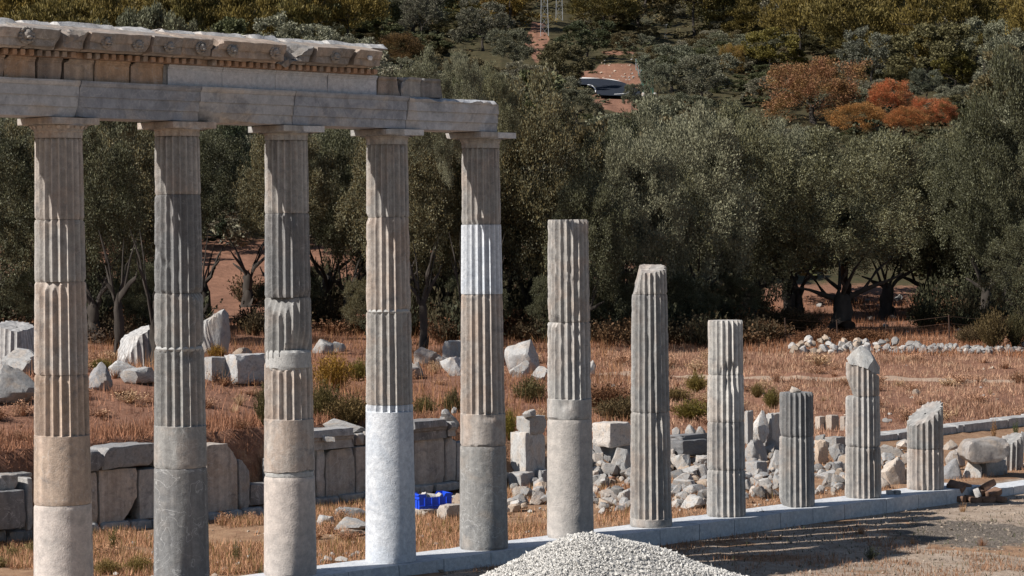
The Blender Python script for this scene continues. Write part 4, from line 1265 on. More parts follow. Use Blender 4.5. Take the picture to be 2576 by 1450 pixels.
# rubble between wall line and platform, heaped where the wall fell
GAPS = [(1275, 1375, 'white-banded and concrete-footed columns'), (1485, 1592, 'concrete-footed and slant-topped columns'), (1682, 1790, 'slant-topped and pale columns'),
        (1872, 1972, 'pale column and dark stump'), (2048, 2130, 'dark stump and rock-tipped stump'), (2206, 2284, 'rock-tipped and slant-cut stumps')]
for gi, (ga, gb, gt) in enumerate(GAPS):
    vlo, vhi = [(1205, 1285), (1140, 1288), (1120, 1284), (1110, 1262), (1110, 1246), (1110, 1226)][gi]
    for k in range([36, 84, 92, 88, 72, 44][gi]):
        u = rs.uniform(ga - 12, gb + 12); t = rs.random() ** .8; v = vlo + (vhi - vlo) * t
        x, y, z = at_ground(u, v + 14); s_, n_ = sn(x, y)
        if n_ > -1.2: continue
        w = rs.choice((9, 12, 16, 21, 28, 38)) / (FPX / y)
        L = ROCK[rs.choice(('small', 'small', 'shard', 'slab', 'boulder'))]; fk_ = rs.uniform(.68, 1.05)
        o = add('rubble_stone', L[rs.randrange(len(L))], None, (x, y, z - .03 + rs.uniform(0, .12)), (rs.uniform(-.4, .4), rs.uniform(-.4, .4), rs.uniform(0, 6)), (w, w * .85, w * rs.uniform(.5, .85)), tuple(q * fk_ for q in rs.choice((GREY, PALE, GR3, TAN, GR2, WARM))) + (.4,))
        tag(o, 'broken rubble stone between ' + gt, 'stone', 'rubble stones between ' + gt)

# ------------------------------------------------------------------ blue crate with stones
x, y = crate_block.location.x, crate_block.location.y
zc = crate_block.location.z + crate_block.scale.z * .985
crate = empty('crate', (x, y, zc), 0.42)
tag(crate, 'bright blue plastic crate full of pale stones on a flat tan block', 'crate')
cw, cdp, chh = .60, .40, .26
def slabbox(name, c, sz, mat, parent, bev=.006, color=None):
    bm = bmesh.new(); bmesh.ops.create_cube(bm, size=1.0)
    for v in bm.verts: v.co = Vector((v.co.x * sz[0] + c[0], v.co.y * sz[1] + c[1], v.co.z * sz[2] + c[2]))
    if bev: bmesh.ops.bevel(bm, geom=bm.edges[:] + bm.verts[:], offset=bev, segments=1, affect='EDGES')
    return add(name, mesh_bm(name, bm, mat), parent, color=color)


t_ = .012
slabbox('floor', (0, 0, .008), (cw, cdp, .016), M['plastic'], crate)
for sy in (-1, 1):                                          # long sides: dip in the middle
    w_ = 'side_wall'
    bm = bmesh.new()
    prof = [(-cw / 2, 0), (cw / 2, 0), (cw / 2, chh), (cw / 2 - .11, chh), (cw / 2 - .15, chh - .06), (-cw / 2 + .15, chh - .06), (-cw / 2 + .11, chh), (-cw / 2, chh)]
    f = bm.faces.new([bm.verts.new((p[0], sy * (cdp / 2 - t_), p[1])) for p in prof])
    g = bmesh.ops.extrude_face_region(bm, geom=[f])
    for e in g['geom']:
        if isinstance(e, bmesh.types.BMVert): e.co.y += sy * t_
    sw = add('side_wall', mesh_bm('side_wall', bm, M['plastic']), crate)
    for xx in (-.2, -.07, .07, .2):
        slabbox('rib', (xx, sy * (cdp / 2 + .008), (chh - .06) / 2), (.014, .016, chh - .075), M['plastic'], sw, .003)
    slabbox('rim', (0, sy * (cdp / 2 + .008), .055), (cw, .016, .014), M['plastic'], sw, .003)
for sx in (-1, 1):
    ew = slabbox('end_wall', (sx * (cw / 2 - t_ / 2), 0, chh / 2), (t_, cdp - .03, chh), M['plastic'], crate, .002)
    slabbox('rim', (sx * (cw / 2 + .008), 0, chh - .02), (.018, cdp, .03), M['plastic'], ew, .003)
    slabbox('rim', (sx * (cw / 2 + .008), 0, chh - .085), (.018, cdp, .016), M['plastic'], ew, .003)
    for yy in (-.12, 0, .12): slabbox('rib', (sx * (cw / 2 + .008), yy, .09), (.014, .014, .17), M['plastic'], ew, .003)
Rz = Matrix.Rotation(.42, 4, 'Z')
for k, (px, py, pz, w, stl, lb) in enumerate([(-.02, .0, .12, .42, 'slab', 'large flat pale stone lying in the blue crate'), (-.17, -.06, .17, .2, 'shard', 'small curved white chip at the crate rim'),
                                              (.10, -.09, .15, .2, 'small', 'white stone at the front of the blue crate'), (.16, .06, .10, .26, 'slab', 'pale stone at the back of the blue crate'),
                                              (-.16, .09, .09, .24, 'boulder', 'rounded pale stone in the rear corner of the blue crate')]):
    p = Rz @ Vector((px, py, 0))
    o = add('crate_stone', ROCK[stl][k % len(ROCK[stl])], None, (x + p.x, y + p.y, zc + pz), (.15, .1, .4 + k), (w, w * .7, w * (.30 if stl == 'slab' else .6)), (.56, .54, .51, .2))
    tag(o, lb, 'stone')

# ------------------------------------------------------------------ heap of old bricks at the end of the platform
x0b, y0b, z0b = at_ground(2445, 1262)
bricks = []
bm = box_bm(.235, .15, .10, 4); rough_verts(bm, edge_chips(.235, .15, .10, .008, 3, .03, 3), .008, 9, 1); bricks.append(mesh_bm('old_brick', bm, M['brick'], True, 35))
bm = box_bm(.26, .16, .11, 4); rough_verts(bm, edge_chips(.26, .16, .11, .012, 4, .04, 8), .010, 9, 5); bricks.append(mesh_bm('old_brick', bm, M['brick'], True, 35))
bb = [(2393, 1256, .0, 0.3, 0, 'reddish brick lying flat at the near end of the brick heap', .9), (2408, 1243, .14, -.4, .35, 'split tan brick tilted on top of the heap', 1.25), (2424, 1235, .22, -.3, .1, 'dark brick on the back of the heap', 1.0),
      (2408, 1262, .0, 1.1, 0, 'brown brick under the split tan brick', 1.0), (2438, 1238, .22, 1.45, .65, 'pale grey slab of brick standing up in the middle of the heap', 1.05), (2430, 1264, .0, .2, 0, 'mossy grey brick at the foot of the heap', .8),
      (2468, 1240, .18, .5, -.3, 'large blackened brick topping the far side of the heap', 1.45), (2456, 1252, .08, .9, 0, 'broken brown brick in the middle of the heap', 1.0), (2478, 1256, .05, .6, .1, 'dark red brick low on the far side', 1.1),
      (2466, 1266, .0, .3, 0, 'brick half under the heap at the front', .9), (2486, 1262, .0, 1.0, 0, 'thick brown brick at the far foot of the heap', 1.0), (2448, 1262, .0, .7, 0, 'squat brown brick at the front of the heap', .9)]
off = [(-.46, -.10, 0), (-.30, .0, .21), (-.12, .22, .20), (-.24, -.16, 0), (.04, -.02, .13), (.02, -.20, 0), (.34, .12, .22), (.16, .06, .11), (.40, -.02, .10), (.26, -.18, 0), (.50, -.10, 0), (-.06, -.06, .0)]
turn = [(.05, 0, .3), (.45, .25, -.5), (.1, .3, -.2), (.0, .1, 1.1), (1.2, .2, 1.4), (0, .1, .2), (-.35, -.35, .5), (.3, .1, .9), (.2, -.3, .6), (.05, 0, .3), (.1, .2, 1.0), (.0, .3, .7)]
for k, (u, v, dz, a, tl, lb, sc_) in enumerate(bb):
    dx, dy, dz = off[k]
    o = add('old_brick', bricks[k % 2], None, (x0b + dx, y0b + dy, tz(x0b + dx, y0b + dy) + dz), turn[k], (min(sc_, 1.15) * 1.12,) * 3, (1, 1, 1, 1))
    if 'pale grey' in lb: o.data = o.data.copy(); o.data.materials[0] = M['rock']; o.color = (.42, .41, .40, .2)
    tag(o, lb, 'brick', 'old bricks in the heap')

# ------------------------------------------------------------------ gravel pile
gx, gy = at_y(1478, 1450, 33.0)[:2]
gz = tz(gx, gy)
ztop = at_y(1446, 1342, gy)[2]
PH = ztop - gz; PR = PH / math.tan(math.radians(26)) * 1.04
pile = empty('gravel_pile', (gx, gy, gz)); tag(pile, 'heap of clean white gravel in front of the concrete-footed column', 'gravel pile')


def pile_h(x, y):
    rr_ = np.hypot(np.where(x > 0, x / 1.42, x), y) / PR
    rr_ = rr_ * (1 + .06 * (vnoise(x * 1.1 + 5, y * 1.1, 3.0) - .5))
    h = PH * (1.13 * (1 - np.sqrt(rr_ ** 2 + .015)))
    return h + .10 * (fbm(x * 2.0, y * 2.0, 7.0, 3) - .5)


na, nr = 96, 26
A, Rr = np.meshgrid(np.arange(na) / na * 2 * math.pi, np.linspace(.001, 1.1, nr))
xx, yy = (Rr * PR * np.cos(A)), (Rr * PR * np.sin(A))
xx = np.where(xx > 0, xx * 1.42, xx)
V = np.stack([xx, yy, np.maximum(pile_h(xx, yy) - .02, -.1)], -1).reshape(-1, 3)
i = np.arange(nr - 1)[:, None] * na; j = np.arange(na)[None, :]
F = np.stack([i + j, i + (j + 1) % na, i + na + (j + 1) % na, i + na + j], -1).reshape(-1, 4)
M['gravel_core'] = simple_mat('gravel_core', (.40, .39, .37), .95, .4, 40, .6)
add('heap_core', mesh_np('heap_core', V, F, M['gravel_core'], True), pile)


def pebble_cloud(name, pts, size, mat, parent=None, seed=0, flat=.62, lift=.3):
    r = np.random.default_rng(seed)
    bv = np.array([(1, 0, 0), (-1, 0, 0), (0, 1, 0), (0, -1, 0), (0, 0, 1), (0, 0, -1)], float)
    bf_ = np.array([(0, 2, 4), (2, 1, 4), (1, 3, 4), (3, 0, 4), (2, 0, 5), (1, 2, 5), (3, 1, 5), (0, 3, 5)])
    n = len(pts); nv = len(bv)
    jit = r.uniform(.68, 1.25, (n, nv, 1))
    P = bv[None] * jit * np.stack([r.uniform(.7, 1.3, n), r.uniform(.5, .95, n), r.uniform(flat * .6, flat * 1.2, n)], 1)[:, None, :]
    q = r.normal(size=(n, 4)); q /= np.linalg.norm(q, axis=1)[:, None]
    w, x, y, z = q.T
    Rm = np.stack([1 - 2 * (y * y + z * z), 2 * (x * y - w * z), 2 * (x * z + w * y), 2 * (x * y + w * z), 1 - 2 * (x * x + z * z), 2 * (y * z - w * x),
                   2 * (x * z - w * y), 2 * (y * z + w * x), 1 - 2 * (x * x + y * y)], 1).reshape(n, 3, 3)
    P = np.einsum('nij,nkj->nki', Rm, P) * size[:, None, None]
    P = P + pts[:, None, :] + np.array([0, 0, 1.0]) * (size * lift)[:, None, None]
    V = P.reshape(-1, 3); F = (bf_[None] + (np.arange(n) * nv)[:, None, None]).reshape(-1, 3)
    return add(name, mesh_np(name, V, F, mat), parent)


def pebble_mat(name, col, var):
    m, t = nodes(name); N = NT(t)
    g = N.n('ShaderNodeNewGeometry')
    c = N.mix(1.0, col, N.ramp(g.outputs['Random Per Island'], 0, 1, (1 - var, 1 - var, 1 - var, 1), (1 + var * .6, 1 + var * .57, 1 + var * .5, 1)), 'MULTIPLY')
    finish(N, c, .85, None)
    return m


M['gravel'] = pebble_mat('white_gravel', (.64, .62, .585), .22)
M['grit'] = pebble_mat('ground_grit', (.33, .275, .225), .6)
n_ = 60000
aa = rng.uniform(0, 2 * math.pi, n_); rr_ = np.sqrt(rng.uniform(0, 1, n_)) * PR * 1.02
keep = (np.sin(aa) < .6) & (pile_h(np.where(np.cos(aa) > 0, 1.42, 1) * rr_ * np.cos(aa), rr_ * np.sin(aa)) > PH * .28)
aa, rr_ = aa[keep], rr_[keep]
xx, yy = rr_ * np.cos(aa), rr_ * np.sin(aa)
xx = np.where(xx > 0, xx * 1.42, xx)
pts = np.stack([xx, yy, np.maximum(pile_h(xx, yy), -.02)], 1)
g_ = pebble_cloud('gravel', pts, rng.gamma(5, .0027, len(pts)) + .0015, M['gravel'], pile, 4); tag(g_, None, None, None, 'stuff')

# grit and pebbles on the bare ground in front
def pts_where(n, u0, u1, v0, v1, fn=None, seed=0):
    """points on the ground inside a stretch of the view, evenly by area"""
    r = np.random.default_rng(seed)
    c = [at_ground(u, v) for u, v in ((u0, v1), (u1, v1), (u1, v0), (u0, v0))]
    xs_, ys_ = [p[0] for p in c], [p[1] for p in c]
    X = r.uniform(min(xs_), max(xs_), n * 3); Y = r.uniform(min(ys_), max(ys_), n * 3)
    if fn is not None:
        k = fn(X, Y) > r.random(len(X)); X, Y = X[k], Y[k]
    X, Y = X[:n], Y[:n]
    return np.stack([X, Y, terrain(X, Y)], 1)


def front_mask(X, Y):
    s, n = sn(X, Y); return ((n > .55) & (np.hypot(X - gx, Y - gy) > PR * .8)).astype(float)


pts = pts_where(9000, 980, 2600, 1235, 1455, front_mask, 5)
o = pebble_cloud('loose_grit', pts, np.random.default_rng(6).gamma(1.6, .005, len(pts)) + .004, M['grit'], None, 7); tag(o, 'grit and pebbles strewn over the bare ground in front of the platform', None, None, 'stuff')

# ------------------------------------------------------------------ trees
def crown_mesh(name, seed, puffs, per, leaf, wid, mat, shape='olive', jitter=.9, up=.55):
    """leaf-sized faces in many sprays spread through the crown; unit crown: radius 1, height 2, base at z=0"""
    r = np.random.default_rng(seed)
    d = r.normal(size=(puffs, 3)); d /= np.linalg.norm(d, axis=1)[:, None]
    rad = r.uniform(.0, 1, puffs) ** .38
    lump = 0.72 + .5 * vnoise(d[:, 0] * 1.6 + seed, d[:, 1] * 1.6, d[:, 2] * 1.6)
    if shape == 'pine':
        z = r.uniform(.05, 1, puffs) ** .9
        prof = np.clip(1.08 - z, .08, 1) ** .62 * (.72 + .3 * np.sin(z * 21 + seed))
        a = r.uniform(0, 2 * math.pi, puffs); q = r.uniform(.35, 1, puffs) ** .6
        cen = np.stack([np.cos(a) * prof * q, np.sin(a) * prof * q, z * 1.95], 1)
        cen[:, :2] *= (.75 + .5 * vnoise(np.cos(a) * 1.5 + seed, np.sin(a) * 1.5, z * 3))[:, None]
        psz = r.uniform(.13, .25, puffs); flat = .55
    elif shape == 'umbrella':
        a = r.uniform(0, 2 * math.pi, puffs); q = np.sqrt(r.uniform(0, 1, puffs))
        cen = np.stack([np.cos(a) * q, np.sin(a) * q, 1.3 + .6 * np.sqrt(np.clip(1 - q * q, 0, 1)) * r.uniform(-.6, 1, puffs)], 1)
        cen += (r.normal(size=(puffs, 3)) * .08)
        psz = r.uniform(.14, .26, puffs); flat = .6
    else:
        nl = max(6, int(puffs / 16))
        g = (np.arange(nl) + .5) / nl; ph_ = np.arccos(1 - 1.75 * g); th_ = math.pi * (1 + 5 ** .5) * np.arange(nl) + seed
        lc = np.stack([np.cos(th_) * np.sin(ph_), np.sin(th_) * np.sin(ph_), np.cos(ph_)], 1) * r.uniform(.50, .80, nl)[:, None]
        lc += r.normal(size=lc.shape) * .07
        lr = r.uniform(.27, .46, nl)
        li = r.integers(0, nl, puffs)
        d2 = d + lc[li] * .9 + np.array([0, 0, .35]); d2 /= np.linalg.norm(d2, axis=1)[:, None]
        cen = lc[li] + d2 * (lr[li] * rad ** .6)[:, None]
        cen[:, 2] = np.where(cen[:, 2] < 0, cen[:, 2] * .85, cen[:, 2]) + 1.0
        psz = r.uniform(.09, .17, puffs); flat = .95
        if shape == 'twiggy':
            psz *= 1.6; cen += r.normal(size=cen.shape) * .09
    n = puffs * per
    ci = np.repeat(np.arange(puffs), per)
    e = r.normal(size=(n, 3)); e /= np.linalg.norm(e, axis=1)[:, None]
    e *= (r.uniform(0, 1, n) ** .45)[:, None]
    e[:, 2] *= flat
    P = cen[ci] + e * psz[ci][:, None]
    outw = P - np.array([0, 0, .85]); outw /= np.linalg.norm(outw, axis=1)[:, None] + 1e-6
    ax = outw * .55 + e * .5 + np.array([0, 0, up]) + r.normal(size=(n, 3)) * jitter * .5
    ax /= np.linalg.norm(ax, axis=1)[:, None]
    sd = np.cross(ax, r.normal(size=(n, 3))); sd /= np.linalg.norm(sd, axis=1)[:, None] + 1e-6
    L = leaf * r.uniform(.6, 1.3, n)[:, None]; Wd = wid * r.uniform(.7, 1.3, n)[:, None]
    V = np.stack([P - ax * L * .5, P + sd * Wd * .5, P + ax * L * .5, P - sd * Wd * .5], 1).reshape(-1, 3)
    F = np.arange(n * 4).reshape(-1, 4)
    return mesh_np(name, V, F, mat)


def trunk_mesh(name, seed, limbs=6, fork=.32, r0=.085, gnarl=.05, top=1.25):
    """unit trunk and limbs reaching to about z = top (crown units)"""
    r = random.Random(seed); parts = []
    p = []; x = y = 0.0
    for k in range(7):
        t = k / 6; p.append((x, y, t * fork)); x += r.uniform(-gnarl, gnarl); y += r.uniform(-gnarl, gnarl)
    rads = [r0 * (1.55 if k == 0 else 1.2 if k == 1 else 1.0 + r.uniform(-.1, .12)) * (1 - .22 * k / 6) for k in range(7)]
    parts.append(tube_np(p, rads, 10))
    bx, by, bz = p[-1]
    for l in range(limbs):
        a = 2 * math.pi * (l + r.uniform(-.3, .3)) / limbs; out = r.uniform(.35, .75); hh = r.uniform(.5, .72) * top
        q = [(bx, by, bz - .06)]
        for k in range(1, 6):
            t = k / 5
            q.append((bx + math.cos(a) * out * t ** 1.2 + r.uniform(-.05, .05), by + math.sin(a) * out * t ** 1.2 + r.uniform(-.05, .05), bz + (hh - bz) * t))
        parts.append(tube_np(q, [r0 * .24 * (1 - .85 * k / 5) + .003 for k in range(6)], 6))
        for b in range(1):
            m = q[2]; e = q[5]
            a2 = a + r.uniform(-1, 1)
            parts.append(tube_np([m, (m[0] + math.cos(a2) * .15, m[1] + math.sin(a2) * .15, m[2] + .16), (m[0] + math.cos(a2) * .36, m[1] + math.sin(a2) * .36, m[2] + .30)],
                                 [r0 * .2, r0 * .13, .004], 5))
    V, F = join_np(parts)
    return mesh_np(name, V, F, M['bark'], True)


CR = {
 'olive_near': [crown_mesh('crown', 500 + i, 320, 185, .032, .0135, M['olive_leaf'], up=.28) for i in range(3)],
 'olive': [crown_mesh('crown', 520 + i, 170, 85, .062, .030, M['olive_leaf'], up=.3) for i in range(3)],
 'maquis': [crown_mesh('crown', 530 + i, 150, 80, .075, .040, M['far_leaf'], up=.35) for i in range(3)],
 'pine': [crown_mesh('crown', 540 + i, 150, 80, .085, .026, M['pine_leaf'], 'pine', up=.7) for i in range(3)],
 'umbrella': [crown_mesh('crown', 550 + i, 130, 90, .085, .028, M['pine_leaf'], 'umbrella', up=.8) for i in range(2)],
 'autumn': [crown_mesh('crown', 560 + i, 260, 90, .055, .028, M['autumn_leaf'], 'twiggy', up=.5) for i in range(2)],
 'broad_near': [crown_mesh('crown', 570, 190, 150, .050, .026, M['far_leaf'], up=.2)],
}
TR = {'near': [trunk_mesh('trunk', i, 4, .30, .13, .06, .85) for i in range(3)], 'far': [trunk_mesh('trunk', 20 + i, 4, .5, .05, .03) for i in range(2)],
      'tall': [trunk_mesh('trunk', 30, 6, .9, .045, .02, 1.6)]}
DESC = {'olive_near': ('grey-green olive tree', 'tree'), 'olive': ('grey-green olive tree', 'tree'), 'maquis': ('dark green bushy tree', 'tree'),
        'pine': ('ochre-green pine tree', 'tree'), 'umbrella': ('broad ochre-topped pine tree', 'tree'), 'autumn': ('russet autumn tree', 'tree'), 'broad_near': ('dark broad-leaved tree', 'tree')}
tree_list = []
_tk = 0


def tree(kind, x, y, hw, ztop, zcb, color, desc=None, idx=None, rz=None, dy=.9, trunk=None, lab=None):
    """hw: half width of the crown, ztop its top, zcb its underside (heights above sea of the scene)"""
    global _tk; _tk += 1
    rr = random.Random(_tk * 7 + 1)
    z = tz(x, y) - .08
    root = empty({'pine': 'pine_tree', 'umbrella': 'pine_tree', 'olive': 'olive_tree', 'olive_near': 'olive_tree'}.get(kind, 'tree'), (x, y, z), rz if rz is not None else rr.uniform(0, 6.3))
    cm = CR[kind]; ch = max(ztop - zcb, .8) / 2.0
    add('crown', cm[(idx if idx is not None else rr.randrange(99)) % len(cm)], root, (0, 0, max(zcb - z, .02)), (0, 0, 0), (hw, hw * dy, ch), tuple(color) + (1,))
    tm = TR['near' if kind in ('olive_near', 'broad_near') else 'tall' if kind in ('pine', 'umbrella') else 'far']
    hh = ztop - z
    add('trunk', tm[rr.randrange(len(tm))], root, (0, 0, -.05), (0, 0, rr.uniform(0, 6)), (hw * .9, hw * .9, hh / 1.75) if trunk is None else trunk)
    tree_list.append((root, kind, desc or DESC[kind][0], x, y, (ztop + zcb) / 2, lab))
    return root


OL = (.145, .138, .074); OLD = (.072, .072, .036); OLB = (.135, .108, .052); OLS = (.23, .225, .152)
# the near olive grove: (u foot, v foot, half width px, v top, v crown underside, colour, kind, distinguishing words)
NEAR = [
 (30, 812, 175, 285, 798, OLD, 'olive_near', 'dark olive tree shading the ground behind and beside the beige column'),
 (-90, 800, 150, 290, 785, OLD, 'olive_near', 'olive tree cut by the frame edge beyond the beige column'),
 (268, 835, 180, 270, 790, OLB, 'olive_near', 'brownish olive tree with thick dark trunk between the beige and dark grey columns'),
 (428, 805, 115, 285, 690, OLD, 'olive_near', 'dense olive tree right behind the dark grey column'),
 (625, 772, 120, 300, 640, (.05, .062, .034), 'broad_near', 'dark broad-leaved tree with drooping boughs behind the chipped column'),
 (812, 800, 150, 280, 702, OL, 'olive_near', 'olive tree with a black leaning trunk between the chipped and white-footed columns'),
 (960, 812, 150, 285, 795, OLB, 'olive_near', 'olive tree screened by the white-footed column'),
 (1108, 842, 165, 270, 815, OLB, 'olive_near', 'olive tree with a pierced hollow trunk between white-footed and white-banded columns'),
 (1262, 838, 170, 240, 805, OLB, 'olive_near', 'tall olive tree immediately behind the white-banded column'),
 (1345, 845, 185, 188, 831, OLB, 'olive_near', 'tallest brown-green olive tree between white-banded and concrete-footed columns'),
 (1475, 858, 120, 420, 844, OLD, 'olive_near', 'low dark olive tree behind the concrete-footed column'),
 (1600, 846, 150, 312, 832, OLS, 'olive_near', 'olive tree between the concrete-footed and slant-topped columns'),
 (1745, 840, 170, 250, 825, OLS, 'olive_near', 'silvery olive tree above the slant-topped column'),
 (1890, 832, 165, 300, 818, OL, 'olive_near', 'olive tree above the pale broken column'),
 (2116, 838, 235, 335, 747, OL, 'olive_near', 'wide olive tree with bare dark trunk above the rock-tipped stump'),
 (2010, 800, 120, 400, 738, OLD, 'olive_near', 'olive tree with low boughs above the short dark stump'),
 (2330, 800, 150, 345, 786, OLD, 'olive_near', 'olive tree with hanging grey twigs above the slant-cut stump'),
 (2440, 792, 150, 300, 778, OL, 'olive_near', 'olive tree above the far fluted fragment'),
 (2545, 820, 140, 130, 806, OLD, 'olive_near', 'tall dark olive tree at the frame edge over the low kerb wall'),
 (112, 852, 95, 655, 850, OLD, 'olive_near', 'low dark olive scrub filling the gap beside the beige column'),
 (352, 848, 85, 650, 846, OLD, 'olive_near', 'low dark olive scrub against the dark grey column'),
 (728, 822, 85, 655, 820, OLD, 'olive_near', 'low dark olive scrub behind the chipped column'),
 (945, 850, 80, 690, 848, OLB, 'olive_near', 'low brownish olive scrub behind the white-footed column'),
 (1195, 852, 85, 690, 850, OLD, 'olive_near', 'low dark olive scrub behind the white-banded column'),
 (1420, 856, 85, 680, 854, OLD, 'olive_near', 'low dark olive scrub behind the concrete-footed column'),
 (1560, 852, 80, 690, 850, OLD, 'olive_near', 'low dark olive scrub beside the concrete-footed column'),
 (1720, 850, 95, 680, 848, OLD, 'olive_near', 'low dark olive scrub beside the slant-topped column'),
 (1835, 846, 80, 690, 844, OLD, 'olive_near', 'low dark olive scrub behind the pale broken column'),
 (2590, 846, 110, 560, 832, OLD, 'olive_near', 'low dark olive bush-tree at the frame edge behind the field stones'),
]
for (u, vf, hw, vt, vb, col, kind, lab) in NEAR:
    x, y, z = at_ground(u, vf)
    ppm = FPX / y
    tree(kind, x, y, hw / ppm, at_y(u, vt, y)[2], at_y(u, vb, y)[2], col, lab=lab)
# the pale leafy tree behind the cornice and the bushy olives at the end of the architrave, a second rank
for (u, y, hw, vt, vb, col, kind, lab) in [
    (395, 74, 130, 28, 420, (.15, .155, .10), 'broad_near', 'pale leafy tree whose crown tops the cornice with the lion heads'),
    (300, 78, 110, 45, 420, (.13, .135, .085), 'broad_near', 'pale leafy tree beside the lion-head cornice crown, lower'),
    (505, 80, 60, 66, 350, (.14, .14, .09), 'broad_near', 'small pale leafy crown peeping over the middle of the cornice'),
    (1065, 82, 95, 128, 470, (.14, .14, .085), 'olive_near', 'sunlit bushy olive tree beyond the end of the frieze'),
    (1168, 84, 70, 118, 470, OLS, 'olive_near', 'silver-tipped olive tree beyond the end of the architrave'),
    (1235, 88, 75, 150, 480, OL, 'olive_near', 'olive tree rising right of the silver-tipped olive')]:
    x, _, _ = at_y(u, 600, y)
    ppm = FPX / y
    tree(kind, x, y, hw / ppm, at_y(u, vt, y)[2], at_y(u, vb, y)[2], col, lab=lab)

for k, (u, y, hw, vt, vb, col) in enumerate([(-40, 86, 150, 300, 720, OLD), (110, 90, 150, 290, 720, OLB), (235, 84, 150, 280, 730, OLD), (370, 92, 150, 270, 700, OLB), (520, 96, 130, 290, 545, OLD),
                                       (720, 92, 130, 290, 640, OLB), (880, 94, 130, 280, 660, OLD), (1010, 90, 140, 250, 720, OLB), (1180, 94, 150, 230, 740, OLD), (1560, 98, 130, 300, 760, OLD),
                                       (1670, 104, 150, 262, 720, OLS), (1830, 104, 150, 268, 720, OL), (1985, 106, 140, 290, 680, OLS), (2230, 108, 150, 338, 690, OL), (2480, 104, 130, 300, 700, OLD)]):
    x, _, _ = at_y(u, 600, y); ppm = FPX / y
    w_ = ['the frame edge', 'the beige column', 'the thick dark trunk', 'the dark grey column', 'the drooping dark tree', 'the chipped column', 'the white-footed column', 'the pierced trunk', 'the white-banded column',
          'the concrete-footed column', 'the slant-topped column', 'the pale broken column', 'the short dark stump', 'the rock-tipped stump', 'the far fluted fragment'][k]
    tree('olive_near', x, y, hw / ppm, at_y(u, vt, y)[2], at_y(u, vb + 40, y)[2], col, lab='olive tree of the second rank behind ' + w_)

# second and further ranks up the hillside
CLEAR = [(1880, 2210, 165, 300, 335), (2090, 2400, 215, 332, 348), (505, 672, 612, 725, 732), (1488, 1618, 148, 262, 262), (1338, 1366, 66, 140, 145), (1358, 1414, -50, 86, 92), (1664, 1686, 58, 98, 104), (1393, 1416, -50, 46, 52)]


def hill_kind(u, v, r):
    if u < 980: return ('pine', 'pine', 'umbrella', 'maquis')[r.randrange(4)] if v < 130 else 'olive'
    if u < 1340:
        if v < 40: return r.choice(('pine', 'maquis', 'olive'))
        return r.choice(('olive', 'olive', 'maquis'))
    if u < 1600:
        if v < 90: return r.choice(('umbrella', 'pine', 'maquis'))
        return r.choice(('maquis', 'maquis', 'olive'))
    if u < 1870:
        if v < 20: return r.choice(('pine', 'umbrella', 'maquis'))
        if v < 105: return r.choice(('maquis', 'maquis', 'pine'))
        return 'olive'
    if v < 125: return r.choice(('pine', 'umbrella', 'umbrella', 'pine', 'olive'))
    return r.choice(('olive', 'olive', 'olive', 'maquis'))


HC_ = {'olive': [(0.220, 0.217, 0.159), (0.183, 0.183, 0.124), (0.232, 0.210, 0.159)], 'maquis': [(0.104, 0.110, 0.054), (0.140, 0.127, 0.063), (0.165, 0.134, 0.071)],
       'pine': [(0.189, 0.144, 0.044), (0.140, 0.122, 0.043), (0.213, 0.146, 0.039)], 'umbrella': [(0.189, 0.140, 0.041), (0.159, 0.128, 0.044)]}
r_ = random.Random(17)
rows = [(114, 7.5), (128, 8.0), (146, 8.0), (166, 7.6), (184, 7.0), (200, 6.4), (214, 6.2), (228, 6.2), (243, 6.4), (258, 6.6), (274, 6.8), (291, 7.0), (309, 7.4), (328, 7.8), (349, 8.4), (374, 9.2), (404, 10.5)]
specials = []
